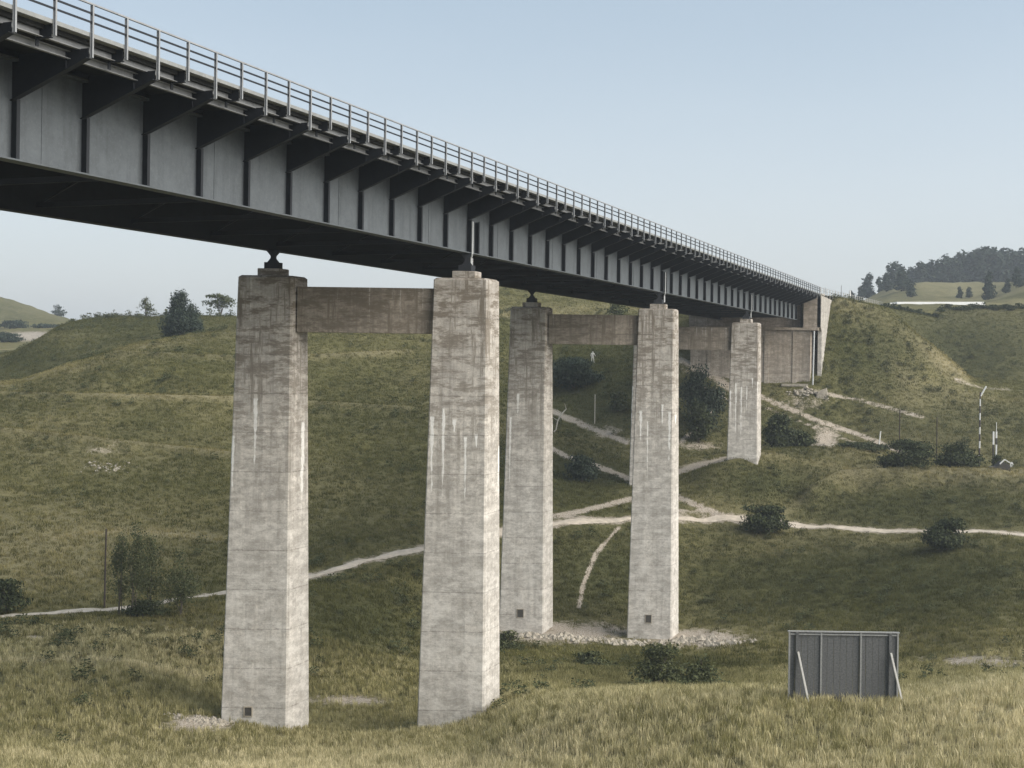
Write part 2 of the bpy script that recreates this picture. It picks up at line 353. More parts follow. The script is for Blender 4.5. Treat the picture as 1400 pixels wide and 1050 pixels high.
def vnoise(x, y, s=0):
    i = np.floor(x).astype(np.int64); j = np.floor(y).astype(np.int64); u = x-i; v = y-j
    u = u*u*(3-2*u); v = v*v*(3-2*v)
    return (hash2(i,j,s)*(1-u)+hash2(i+1,j,s)*u)*(1-v)+(hash2(i,j+1,s)*(1-u)+hash2(i+1,j+1,s)*u)*v - .5
def fbm(x, y, f, o=4, s=0):
    r = 0; a = 1.0
    for k in range(o): r = r+a*vnoise(x*f, y*f, s+k); f *= 2.05; a *= .5
    return r
amp = np.clip((GY-30)/80, .3, 1)*np.clip(GY/330, 1, 4)
rough = fbm(GX, GY, .055, 3, 5)*.8 + fbm(GX, GY, .35, 3, 9)*.32
Z = Z + EYE + rough*amp*np.where(GY < 36, 0, 1)
def H(X, Y):
    xu = X/Y*F+700
    c = int(np.clip(np.searchsorted(COLS, xu)-1, 0, NC-2)); r = int(np.clip(np.searchsorted(ROWS, Y)-1, 0, NR-2))
    a = (xu-COLS[c])/(COLS[c+1]-COLS[c]); b = (Y-ROWS[r])/(ROWS[r+1]-ROWS[r])
    return float((Z[r,c]*(1-a)+Z[r,c+1]*a)*(1-b)+(Z[r+1,c]*(1-a)+Z[r+1,c+1]*a)*b)
def foot(px, Y, py=700):
    xu, _ = unroll(px, py); X = (xu-700)/F*Y; return (X, Y, H(X, Y))
TH0 = math.atan(700/F); RS0 = 63.2*(.7218+.0537*46)/math.cos(TH0)+3.6
def seen(px, py, y0=110.0):
    """first spot of ground beyond y0 metres that the survey sees at this bearing and height"""
    Y = y0
    while Y < 900:
        xu, yu = unroll(px, py); X = (xu-700)/F*Y; h = H(X, Y)
        if 491-(h-EYE)/Y*F <= yu: return (X, Y, h)
        Y += .4
    return foot(px, 230)
# picture coordinates of every ground vertex, used to paint wear, growth and bank shade
yu = 491-(Z-EYE)/GY*F; xu = np.repeat(COLS[None,:], NR, 0)
PX = xu - ROLL*(yu-491); PY = yu + ROLL*(xu-700)
def dist_poly(pts, wpx, y0=0, y1=9e9):
    D = np.full(PX.shape, 1e9)
    for (a, b) in zip(pts[:-1], pts[1:]):
        ax, ay = a[:2]; bx, by = b[:2]; dx, dy = bx-ax, by-ay
        t = np.clip(((PX-ax)*dx+(PY-ay)*dy)/(dx*dx+dy*dy), 0, 1)
        w = 1.0
        D = np.minimum(D, np.hypot((PX-ax-t*dx)*.6, PY-ay-t*dy))
    m = np.clip(1.0-D/(wpx*1.6), 0, 1); m[(GY < y0) | (GY > y1)] = 0; return m
def blob(cx, cy, rx, ry, y0=0, y1=9e9):
    m = np.clip(1.35-np.hypot((PX-cx)/rx, (PY-cy)/ry), 0, 1)**.7; m[(GY < y0) | (GY > y1)] = 0; return m
dirt = np.zeros_like(Z); dry = np.zeros_like(Z); lush_shade = np.zeros_like(Z)
def put(arr, m, k=1.0): np.maximum(arr, m*k, out=arr)
# trodden tracks in the ravine and below the abutment
put(dirt, dist_poly([(700,560),(755,562),(800,582),(856,604)], 4.5, 160, 215), .95)
put(dirt, dist_poly([(740,606),(775,624),(815,637),(862,655)], 3.6, 155, 215))
put(dirt, dist_poly([(860,655),(905,650),(950,638),(992,629)], 5.5, 155, 215))
put(dirt, dist_poly([(862,682),(800,698),(745,708)], 4, 140, 175))
put(dirt, dist_poly([(700,700),(800,708),(850,712)], 4, 140, 175), .8)
put(dirt, dist_poly([(920,676),(965,697),(1012,713)], 4.2, 130, 175), 1)
put(dirt, dist_poly([(925,697),(985,708)], 3.5, 130, 175), .8)
put(dirt, dist_poly([(845,722),(815,756),(797,800),(792,830)], 2.6, 120, 160), .85)
put(dirt, dist_poly([(928,606),(955,585),(975,557)], 4, 160, 215), .7)
put(dirt, dist_poly([(1035,540),(1110,572),(1180,596),(1242,622)], 3.4, 165, 215), .95)
put(dirt, dist_poly([(1035,552),(1110,583),(1170,606)], 2.2, 165, 215), .7)
put(dirt, dist_poly([(928,492),(960,505),(1000,530)], 7, 180, 215), .8)
put(dirt, dist_poly([(1110,535),(1180,548),(1260,570)], 3, 165, 215), .8)
put(dirt, dist_poly([(1305,520),(1345,531),(1380,533)], 3, 190, 235), .55)
put(dirt, blob(1130,603,18,24,176,212), .7); put(dirt, blob(965,505,40,12,180,215), .6); put(dirt, blob(1100,550,40,16,190,205), .45)
put(dirt, blob(830,590,22,10,160,215), .55); put(dirt, blob(960,610,40,8,170,215), .5)
# rubble aprons at the piers' feet, bare scars
put(dirt, blob(272,990,52,11,60,90), .8); put(dirt, blob(480,957,70,9,70,110), .62)
put(dirt, blob(770,866,115,17,105,140), .72); put(dirt, blob(950,873,88,15,105,140), .7)
put(dirt, blob(1340,905,85,12,85,125), .62); put(dirt, blob(145,615,50,13,130,190), .34)
put(dirt, blob(40,460,60,7,300,600), .8); put(dirt, blob(0,430,120,30,560,900), .24); put(dirt, blob(45,872,20,4,85,115), .6)  # the faint wide blob tones the far-left hill greyer
# dry grass
TER = np.zeros_like(Z)
for P, w, a, b in (([(0,524),(100,499),(160,481),(230,466),(335,448),(400,436)], 12, 180, 240), ([(170,484),(260,488),(340,492),(480,487),(560,482)], 3.5, 180, 240),
                ([(0,540),(150,543),(330,547),(560,560)], 3, 160, 235), ([(0,590),(120,602),(330,625)], 4, 130, 215), ([(1150,408),(1205,440),(1250,470),(1315,515)], 9, 200, 232),
                ([(1150,415),(1240,520)], 9, 200, 232),([(1041,622),(1100,616),(1200,622),(1215,640)], 9, 160, 188), ([(70,735),(180,725),(330,740)], 7, 110, 160), ([(0,905),(150,903),(280,928)], 5, 85, 100),
                ([(1070,702),(1110,676),(1150,662),(1250,661),(1400,664)], 8, 148, 172), ([(880,645),(970,632),(1010,628)], 5, 150, 180)):
    mk = dist_poly(P, w, a, b); put(dry, mk, .95); TER = np.maximum(TER, mk*(w < 5))
put(dry, np.clip((92-GY)/28, 0, 1)*.75*np.clip(.75+fbm(GX,GY,.09,3,21)*1.1, 0, 1))
put(dry, blob(60,760,190,70,105,150), .45); put(dry, blob(1320,580,130,55,180,212), .5); put(dry, blob(250,880,300,50,85,120), .4); put(dry, blob(1260,605,140,40,176,212), .5)
put(dry, blob(1320,400,130,22,400,700), .3); put(dry, blob(1280,648,140,16,163,180), .95); put(dry, blob(1120,640,80,14,162,180), .45)
put(dry, np.clip(fbm(GX,GY,.03,4,33)*1.1-.1, 0, .55))
put(lush_shade, blob(0,430,120,40,560,900), .5)  # tones the far-left hill darker
# deep green growth, plus shade painted on the bank face and hollow
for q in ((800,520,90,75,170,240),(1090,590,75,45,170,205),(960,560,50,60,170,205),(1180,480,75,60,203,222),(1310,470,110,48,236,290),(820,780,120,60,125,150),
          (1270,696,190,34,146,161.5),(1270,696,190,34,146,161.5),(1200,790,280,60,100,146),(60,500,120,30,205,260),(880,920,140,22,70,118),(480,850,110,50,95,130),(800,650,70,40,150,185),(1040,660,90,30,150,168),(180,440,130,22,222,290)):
    put(lush_shade, blob(*q), 1.0)
put(lush_shade, dist_poly([(0,508),(60,492),(110,478),(170,462),(240,450)], 10, 215, 262), 1)  # darkens the gap between the two left ridges
put(lush_shade, dist_poly([(120,470),(180,448),(230,440)], 10, 215, 280), .8)
put(lush_shade, np.clip(fbm(GX,GY,.04,4,55)*1.1-.05, 0, .6))
Z += TER*.55
for P, w, a, b, k in (([(1110,682),(1150,662),(1250,659),(1400,661),(1520,662)], 7, 150, 170, 1.9), ([(960,650),(1000,634),(1041,622),(1100,616),(1200,621)], 7, 160, 184, .5), ([(1150,412),(1205,430),(1250,462),(1315,512)], 8, 205, 230, .8)):
    Z += dist_poly(P, w, a, b)*k
RS = GX*math.sin(TH0)+GY*math.cos(TH0)+35.2*math.sin(TH0); RO = (GX+35.2)*math.cos(TH0)-GY*math.sin(TH0)
cap = EYE+10.50+(RS-RS0)*.022-np.clip(RO-4.2, 0, 30)*.22
Z = np.where((RS > RS0-6) & (RS < RS0+110) & (RO > -20) & (RO < 16), np.minimum(Z, cap), Z)
dry *= 1-.7*np.clip(lush_shade, 0, 1)
lush_shade *= np.clip((GY-70)/30, .25, 1)
V = np.stack([GX, GY, Z], -1).reshape(-1, 3)
ii = np.arange(NR*NC).reshape(NR, NC)
Q = np.stack([ii[:-1,:-1], ii[:-1,1:], ii[1:,1:], ii[1:,:-1]], -1).reshape(-1, 4)
me = bpy.data.meshes.new('ground'); me.vertices.add(len(V)); me.vertices.foreach_set('co', V.ravel())
me.loops.add(Q.size); me.loops.foreach_set('vertex_index', Q.ravel().astype(np.int32)); me.polygons.add(len(Q))
me.polygons.foreach_set('loop_start', np.arange(0, Q.size, 4, dtype=np.int32)); me.polygons.foreach_set('loop_total', np.full(len(Q), 4, np.int32))
me.polygons.foreach_set('use_smooth', np.ones(len(Q), bool)); me.update(calc_edges=True)
PATHS = [
 [(-260,848,108),(-100,846,109),(0,842,110),(75,838,111.5),(150,832,113),(235,822,115.5),(320,808,118),(425,784,124),(500,765,129),(575,746,134),(640,731,139),(685,722,143),(750,716.5,148),(860,716,152),(940,716,154),(1010,715,155),(1080,718,155),(1160,722,153),(1250,727,150),(1330,730,148),(1400,732,146),(1600,736,143)],
]
def smooth_line(pts, step):
    w = [np.array(at(*p))[:2] for p in pts]; s = [0]
    for a, b in zip(w[:-1], w[1:]): s.append(s[-1]+np.hypot(*(b-a)))
    q = np.arange(0, s[-1], step); return np.stack([pchip1(s, [v[0] for v in w], q), pchip1(s, [v[1] for v in w], q)], 1)
PL = smooth_line(PATHS[0], .8)
dpath = np.full(Z.shape, 99.0); sel = (GY > 100) & (GY < 165)
gx, gy = GX[sel], GY[sel]; dm = np.full(gx.shape, 99.0)
for p in PL[::2]: dm = np.minimum(dm, np.hypot(gx-p[0], gy-p[1]))
dpath[sel] = dm
put(dirt, np.clip((1.9-dpath)/1.3, 0, 1), .6)
# where grass grows
inf = np.clip(1-np.maximum(np.abs(PX-700)-760, 0)/80, 0, 1)
bare = np.clip(1-dirt*1.5, 0, 1)
near = inf*((GY > 40) & (GY < 105))*bare
mid = inf*((GY > 96) & (GY < 300))*bare*np.clip(1.3-GY/330, .3, 1)*np.clip((dpath-1.25)/.9, 0, 1)
wz = np.clip(fbm(GX, GY, .08, 4, 77)*2.2-.25, 0, 1)+lush_shade*.25
weedy = inf*((GY > 70) & (GY < 300))*bare*wz*np.clip((dpath-.9)/1.0, 0, 1)
for nm, arr in (('weedy', weedy), ('dirt', dirt), ('dry', dry), ('lush_shade', lush_shade), ('near', near), ('mid', mid)):
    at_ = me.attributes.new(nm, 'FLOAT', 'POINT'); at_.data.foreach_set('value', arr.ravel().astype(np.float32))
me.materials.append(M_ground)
ground = link(bpy.data.objects.new('ground', me)); tag(ground, 'rolling valley side of rough olive grass with bare scars', kind='structure')
# the footpath: a worn pale strip lying on the slope
pv = []; pf = []; t = 0
for i, p in enumerate(PL):
    a = PL[max(i-1, 0)]; b = PL[min(i+1, len(PL)-1)]; d = (b-a)/np.hypot(*(b-a)); nn = np.array([-d[1], d[0]])
    w = .54+.45*float(np.clip((118-p[1])/8, 0, 1))+float(fbm(np.array([i*.33]), np.array([3.3]), 1, 4, 2)[0])*.6
    for k, u in enumerate((-1, -.5, 0, .5, 1)):
        q = p+nn*w*u; pv.append((q[0], q[1], H(q[0], q[1])+(.06 if abs(u) < 1 else .015)))
    if i:
        for k in range(4): b0 = (i-1)*5+k; pf.append((b0, b0+1, b0+6, b0+5))
tag(mesh_obj('path', pv, pf, M_path, smooth=True), 'narrow pale chalky footpath crossing the valley', kind='structure')

# ------------------------------------------------------------ viaduct superstructure
TH = math.atan(700/F); DV = Vector((math.sin(TH), math.cos(TH), 0)); NV = Vector((math.cos(TH), -math.sin(TH), 0))
G0 = Vector((-35.2, 0, EYE))
def sk(k): return (63.2*(.7218+.0537*k))/math.cos(TH)       # run of panel point k along the bridge
PAN = 63.2*.0537/math.cos(TH)
K0, K1 = -6, 46
s0, s1 = sk(K0), sk(K1)+.5
HB, HT = 6.62, 10.05           # girder bottom and top over the eye
OF = 11.6                       # girder spacing
OE = 3.3                        # cantilever of the deck
br = empty('bridge_superstructure', G0, math.pi/2-TH)   # local x runs along the bridge, y to its left
tag(br, 'long dark steel plate-girder bridge deck with pale railing, running over the valley on concrete piers', 'bridge')
def bx(name, b, mat, parent=br): return MB().box(*b).build(name, mat, parent)
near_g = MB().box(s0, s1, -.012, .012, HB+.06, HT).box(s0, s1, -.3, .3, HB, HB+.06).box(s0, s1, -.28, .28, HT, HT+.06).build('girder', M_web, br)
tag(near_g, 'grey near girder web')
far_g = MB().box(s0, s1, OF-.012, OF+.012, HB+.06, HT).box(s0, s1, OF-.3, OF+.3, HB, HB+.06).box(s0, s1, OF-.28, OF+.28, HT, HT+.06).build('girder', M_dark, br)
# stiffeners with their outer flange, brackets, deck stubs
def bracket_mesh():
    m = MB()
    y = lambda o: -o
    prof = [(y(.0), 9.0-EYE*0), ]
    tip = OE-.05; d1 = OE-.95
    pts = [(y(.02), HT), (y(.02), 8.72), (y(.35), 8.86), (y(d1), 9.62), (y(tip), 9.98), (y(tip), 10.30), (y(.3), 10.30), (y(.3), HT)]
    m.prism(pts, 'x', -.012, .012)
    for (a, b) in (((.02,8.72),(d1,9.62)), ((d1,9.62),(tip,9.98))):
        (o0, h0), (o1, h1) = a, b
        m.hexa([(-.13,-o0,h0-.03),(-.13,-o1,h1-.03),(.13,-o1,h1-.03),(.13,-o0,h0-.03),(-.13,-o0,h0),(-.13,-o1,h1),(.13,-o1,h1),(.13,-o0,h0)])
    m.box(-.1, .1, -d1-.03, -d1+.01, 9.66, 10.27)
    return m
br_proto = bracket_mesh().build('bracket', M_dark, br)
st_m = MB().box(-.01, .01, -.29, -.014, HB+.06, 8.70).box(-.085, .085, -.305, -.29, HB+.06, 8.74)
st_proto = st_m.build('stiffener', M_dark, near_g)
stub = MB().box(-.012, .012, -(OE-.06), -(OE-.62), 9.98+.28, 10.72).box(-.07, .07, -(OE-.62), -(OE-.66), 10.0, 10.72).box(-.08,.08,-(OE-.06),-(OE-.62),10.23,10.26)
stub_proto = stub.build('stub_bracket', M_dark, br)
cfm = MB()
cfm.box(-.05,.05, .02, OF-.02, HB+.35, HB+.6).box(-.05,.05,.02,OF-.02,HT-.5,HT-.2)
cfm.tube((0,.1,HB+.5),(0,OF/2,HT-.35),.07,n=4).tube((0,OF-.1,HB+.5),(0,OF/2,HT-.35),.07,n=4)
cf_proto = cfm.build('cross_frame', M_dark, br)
for k in range(K0, K1+1):
    x = sk(k)
    if k == K0:
        for o in (br_proto, st_proto, stub_proto): o.location.x = x
        stub_proto.location.x = x+PAN/2; cf_proto.location.x = x
    else:
        dup(br_proto, (x,0,0)); dup(st_proto, (x,0,0))
        if k < K1: dup(stub_proto, (x+PAN/2,0,0))
        if k % 2 == 0: dup(cf_proto, (x,0,0))
# end stiffener pairs over the bearings
for k in (11.35, 24.35, 36.35): dup(st_proto, (sk(k),0,0))
sp_m = MB().box(-.16,.16,-.030,-.013,HB+.1,9.9)
for i in range(10): sp_m.box(-.11,-.09,-.04,-.03,HB+.3+i*.3,HB+.32+i*.3)
sp_proto = sp_m.build('splice_plate', M_web, near_g); sp_proto.location.x = sk(-2.55)
for k in (.45,3.4,6.45,9.45,12.45,15.45,18.45,21.45): dup(sp_proto, (sk(k),0,0))
# deck: slab, kerb strip, edge channels, stringers
DT = 10.78
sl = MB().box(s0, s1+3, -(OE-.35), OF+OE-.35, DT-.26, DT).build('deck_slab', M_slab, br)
kb = MB().box(s0, s1+3, -(OE+.02), -(OE-.32), DT-.11, DT+.03).build('kerb', M_kerb, br)
kb2 = MB().box(s0, s1+3, OF+OE-.32, OF+OE+.02, DT-.18, DT+.03).build('kerb', M_deck, br)
def channel(o, h0, h1, f=.14):
    return MB().box(s0, s1, -o-.01, -o+.01, h0, h1).box(s0, s1, -o-f, -o-.012, h0-.025, h0).box(s0, s1, -o-f, -o-.012, h1, h1+.025)
channel(OE-.55, 10.30, 10.58, .17).build('edge_channel', M_rail, br)
channel(OE-.95, 10.0, 10.22, .16).build('edge_channel', M_rail, br)
for i in range(8):
    o = 1.6-i*1.9
    if o < 1.7: MB().box(s0, s1, -o-.09, -o+.09, 10.31, 10.50).build('stringer', M_dark, br)
# railing
RT = DT+.95
rl = MB().box(s0, s1+2.6, -OE-.13, -OE-.05, RT, RT+.055).build('railing', M_rail, br)
for h in (.34, .64): MB().box(s0, s1+2.6, -OE-.085, -OE-.045, DT+h, DT+h+.065).build('middle_rail', M_dark, rl)
def post(h): return MB().box(-.037,.037,-OE-.13,-OE-.118,h,RT-.002).box(-.006,.006,-OE-.117,-OE-.04,h,RT-.002).box(-.045,.045,-OE-.039,-OE-.028,h,RT-.002)
lp = post(DT-.82).build('long_post', M_rail, rl); sp_ = post(DT-.5).build('short_post', M_rail, rl)
first = True
for k in range(K0, K1+1):
    if first: lp.location.x = sk(k); sp_.location.x = sk(k)+PAN/2; first = False
    else:
        dup(lp, (sk(k),0,0)); dup(sp_, (sk(k)+PAN/2,0,0))
# drain pipes at the bearings
for k in (11.0, 24.1, 36.0):
    MB().tube((sk(k)-.1,-.42,8.6),(sk(k)-.1,-.42,HB-.05),.06,n=8).tube((sk(k)-.1,-.42,HB-.05),(sk(k),-.3,HB-.3),.06,n=8).tube((sk(k),-.3,HB-.3),(sk(k),-.3,5.7),.055,n=8).tube((sk(k)+.22,-.3,HB-.3),(sk(k)+.22,-.3,5.7),.04,n=8).build('drain_pipe', M_pipe, br)

# ------------------------------------------------------------ piers
def column(cx, cy, ztop, zbot, hgt, drip):
    """tapered shaft with chamfered arrises; faces along X and along the bridge axis"""
    V = []; Fc = []; n = 18; ch = .10
    dY = Vector((DV.x/DV.y, 1, 0))
    L = ztop-zbot
    for i in range(n+1):
        if i == 0: z = ztop; ins = .12
        elif i == 1: z = ztop-.12; ins = 0
        else: z = ztop-.12-(L-.12)*(i-1)/(n-1); ins = 0
        f = (ztop-z)/27.0
        hw = 1.70+.37*f-ins; hd = .93+.36*f-ins
        for (u, v) in ((-hw+ch,-hd),(hw-ch,-hd),(hw,-hd+ch),(hw,hd-ch),(hw-ch,hd),(-hw+ch,hd),(-hw,hd-ch),(-hw,-hd+ch)):
            sh = -.10*f
            V.append((u+dY.x*v+sh, v, z-ztop))
    for i in range(n):
        for j in range(8):
            a = i*8+j; b = i*8+(j+1) % 8; Fc.append((a, a+8, b+8, b))
    Fc.append(tuple(range(8))); 
    return V, Fc
PIERS = [
 # (k, near x0, far x0, base py), Y
 ('first', 83.0, None, 992, 975), ('second', 126.6, None, 862, 876), ('third', 166.6, None, 600, 640)]
CT = 5.02+EYE
for idx, (nm, Y, _, pyl, pyr) in enumerate(PIERS):
    Xn = -35.2+Y*700/F; Xf = Xn-(47.4-35.2)
    ym = (Xn+Xf)/2
    root = empty('bridge_pier', (ym, Y, H(Xn, Y)))
    lab = ('tall pale concrete portal pier nearest the camera, lime-streaked, white rubble at its left foot',
           'middle concrete portal pier standing in the hollow on pale rubble',
           'farthest and shortest concrete portal pier behind the grassy mound')[idx]
    tag(root, lab, 'bridge pier', 'concrete piers carrying the bridge')
    drip = (9.0, 9.6, 8.0)[idx]
    mat = concrete('pier_concrete_'+nm, drip=drip)
    matb = concrete('beam_concrete_'+nm, base=(.40,.35,.29), drip=60, dark_top=.9)
    for (X, tagn) in ((Xf, 'far'), (Xn, 'near')):
        zb = min(H(X-2.2, Y-1.4), H(X+2.2, Y-1.4), H(X, Y+1.5))-1.2
        Vv, Ff = column(X, Y, CT, zb, 0, 9)
        o = mesh_obj('column', Vv, Ff, mat, root); o.matrix_parent_inverse = root.matrix_world.inverted()
        o.parent = root; o.location = (X-root.location.x, 0, CT-root.location.z); o.matrix_parent_inverse = Matrix()
        base = (X-root.location.x, 0, CT-root.location.z)
        # pedestal and bearing
        def sk_box(w, d, h0, h1):
            t = DV.x/DV.y
            return MB().hexa([(-w-t*d,-d,h0),(w-t*d,-d,h0),(w+t*d,d,h0),(-w+t*d,d,h0),(-w-t*d,-d,h1),(w-t*d,-d,h1),(w+t*d,d,h1),(-w+t*d,d,h1)])
        pd = sk_box(.72, .5, .004, .46).build('pedestal', mat, root, loc=base); bevel(pd, .03)
        bb = sk_box(.40, .32, .464, .86)
        bb.V += []; b_ = bb.build('bearing_block', M_dark, root, loc=base)
        rk = MB().prism([(-.34,.864),(.34,.864),(.14,1.12),(.14,1.26),(.42,HB+EYE-CT-.004),(-.42,HB+EYE-CT-.004),(-.14,1.26),(-.14,1.12)], 'y', -.28, .28).build('rocker', M_dark, root, loc=base)
        # drain niche near the foot: raised rim round a dark plate
        if idx == 1 or (idx == 0 and tagn == 'far'):
            gz = H(X-.3, Y-1.3)
            zz = gz+(.95 if idx == 0 else 1.9); f = (CT-zz)/27; yf = -(.93+.36*f); xo = X-root.location.x+DV.x/DV.y*yf-.10*f-(.35 if idx == 0 else .1)
            fr = MB(); w, h = (.21, .26) if idx == 0 else (.27,.36)
            fr.box(-w-.07,-w,-.05,.05,-h-.07,h+.07).box(w,w+.07,-.05,.05,-h-.07,h+.07).box(-w,w,-.05,.05,h,h+.07).box(-w,w,-.05,.05,-h-.07,-h)
            hh = fr.build('inspection_hatch', M_stone, root, loc=(xo, yf, zz-root.location.z))
            MB().box(-w,w,-.02,.05,-h,h).build('cover', M_black, hh)
    # cross beam
    t = DV.x/DV.y; hw = 1.72; d = .55; za, zb2 = -3.5, -.66
    cbm = MB().hexa([(Xf+hw-t*d*0-.1+0,-d,za),(Xn-hw+.1-.25,-d,za),(Xn-hw+.1+.25,d,za),(Xf+hw-.1+.1,d,za),
                     (Xf+hw-.1,-d,zb2),(Xn-hw+.1-.25,-d,zb2),(Xn-hw+.1+.25,d,zb2),(Xf+hw+.0,d,zb2)])
    cbm.V = [(v[0]-root.location.x, v[1], v[2]) for v in cbm.V]
    cb_ = cbm.build('cross_beam', matb, root, loc=(0, 0, CT-root.location.z))

# ------------------------------------------------------------ abutment
M_ab = concrete('abutment_concrete', base=(.42,.36,.295), drip=60, dark_top=.75)
M_ab2 = concrete('wing_concrete', base=(.52,.49,.44), drip=60, dark_top=.25)
AY = 204.0; XA = -35.2+AY*700/F      # girder line at the wall
ab = empty('bridge_abutment', (XA-5, AY, H(XA-5, AY-1)))
tag(ab, 'brown stained concrete abutment with pale tapering wing wall at the far end of the bridge', 'abutment')
def abx(v): return [(p[0]-ab.location.x, p[1]-ab.location.y, p[2]-ab.location.z) for p in v]
def ab_hexa(name, x0, x1, y0, y1, z0, z1, mat=M_ab, parent=ab):
    t = DV.x/DV.y; m = MB()
    c = [(x0,y0),(x1,y0),(x1+t*(y1-y0),y1),(x0+t*(y1-y0),y1)]
    m.hexa([(a,b,z0+EYE) for a,b in c]+[(a,b,z1+EYE) for a,b in c]); m.V = [(p[0]-ab.location.x, p[1]-ab.location.y, p[2]-CTA) for p in m.V]
    return m.build(name, mat, parent, loc=(0,0,CTA-ab.location.z))
CTA = EYE+10.6
xr = XA+2.05; xl = XA-16.5
ab_hexa('breast_wall', xl, xr, AY, AY+3, -9, 5.1)
ab_hexa('bearing_shelf', xl-.2, xr+1.1, AY-.35, AY+3.4, 5.104, 5.5)
ab_hexa('back_wall', xl, XA+.9, AY+2.2, AY+3.2, 5.504, 10.4)
ab_hexa('cheek_wall', XA+.95, XA+3.6, AY+.1, AY+3.2, 5.504, 10.62)
ab_hexa('cap_stone', XA+.9, XA+3.75, AY, AY+3.3, 10.624, 10.85, M_ab2)
for i in range(4):
    x = xl+2.6+i*4.4
    ab_hexa('pilaster', x, x+.7, AY-.12, AY-.004, -9, 5.1)
# wing wall: a thick blade along the road whose foot tapers to nothing
t = DV.x/DV.y
prof = [(3.3,10.62),(12.5,10.35),(9.0,4.6),(5.2,-2.6),(.15,-3.4),(.15,5.1),(3.3,5.1)]
prof = [(.1,10.62),(12.3,10.3),(8.8,4.9),(4.6,-2.4),(1.0,-3.6),(1.0,5.0),(.1,5.6)]
m = MB(); n = len(prof)
for th in (3.65, 3.05):
    for (s, z) in prof: m.V.append((XA+th+t*s-(.5 if z < 5.2 and False else 0)-ab.location.x, AY+s-ab.location.y, z+EYE-CTA))
m.F.append(tuple(range(n))); m.F.append(tuple(range(2*n-1, n-1, -1)))
for i in range(n): j = (i+1) % n; m.F.append((j, i, n+i, n+j))
m.build('wing_wall', M_ab2, ab, loc=(0,0,CTA-ab.location.z))
MB().tube((XA+2.35-ab.location.x, -.5, -5.3-.8), (XA+2.5-ab.location.x, -.5, 5.0), .13, n=8).build('downpipe', M_pipe, ab, loc=(0,0,EYE-ab.location.z))
MB().box(XA-2.5-ab.location.x, XA+1.6-ab.location.x, -.9, -.2, -3.6, -3.2).build('drain_ledge', M_stone, ab, loc=(0,0,EYE-ab.location.z))

# approach road on the plateau, its kerb line and fence
OEX = OE+.1
def bp(s, o, h): p = G0+DV*s+NV*o; return (p.x, p.y, EYE+h)
sa = sk(K1)+3.6; sb = sa+95
rv = []
for s in np.linspace(sa, sb, 24):
    for o in (-OF-OE, -OF/2, OE): rv.append(bp(s, o, 10.72+(s-sa)*.022))
rf = [(i*3+j, i*3+j+1, i*3+j+4, i*3+j+3) for i in range(23) for j in range(2)]
M_road = simple('road_concrete', (.36,.35,.33), .12, .5)
tag(mesh_obj('road', rv, rf, M_road), kind='structure')
fr = empty('roadside_fence', bp(sa, OE, 10.7))
tag(fr, 'thin post-and-rail fence along the embankment top beyond the bridge end', 'fence')
def rel(p, o=fr): return (p[0]-o.location.x, p[1]-o.location.y, p[2]-o.location.z)
for h in (.55, .95):
    MB().tube(rel(bp(sa-2, OE+.05, 10.72+h)), rel(bp(sb, OE+.05, 10.72+.022*(sb-sa)+h)), .03, n=5).build('rail', M_rail, fr)
fpm = MB().tube((0,0,-.6), (0,0,1.05), .055, n=6).build('post', M_dead, fr, loc=rel(bp(sa, OE+.05, 10.7)))
for i in range(1, 26): dup(fpm, rel(bp(sa+i*3.4, OE+.05, 10.72+i*3.4*.022)))
# marker post, taller posts at the embankment head
def post_thing(name, p, h, r, mat, label, cat, group=None, lean=0):
    o = MB().tube((0,0,-.3), (lean*h,0,h), r, r*.85, n=7).build(name, mat, None, loc=p)
    return tag(o, label, cat, group)
c = at(1161.5, 424, 236); post_thing('marker_post', (c[0],c[1],H(c[0],c[1])), 2.3, .19, M_white, 'stout white marker post beside the road fence', 'post')
for (px, hh, lb) in ((1150, 2.6, 'thin grey post just left of the white marker post'), (1128, 2.2, 'short dark post at the very end of the bridge railing')):
    c = at(px, 412, 222); post_thing('thin_post', (c[0], c[1], EYE+10.6), hh, .06, M_rail, lb, 'post')
# pale raised strip on the plateau beyond
wb = MB(); 
for i in range(14):
    a = at(1208+i*10, 420.5, 350); b = at(1218+i*10, 420.5, 350)
    h0 = 1.0+.6*min(1, i/2); h1 = h0
    wb.hexa([(a[0],a[1],a[2]),(b[0],b[1],b[2]),(b[0],b[1]+9,b[2]),(a[0],a[1]+9,a[2]),(a[0],a[1]+1.5,a[2]+h0),(b[0],b[1]+1.5,b[2]+h1),(b[0],b[1]+8,b[2]+h1),(a[0],a[1]+8,a[2]+h0)])
M_chalk = simple('bare_chalk', (.58,.57,.54), .06, .8)
tag(wb.build('pale_road_bank', M_chalk), 'long white bare road bank across the plateau below the far wood', kind='structure')

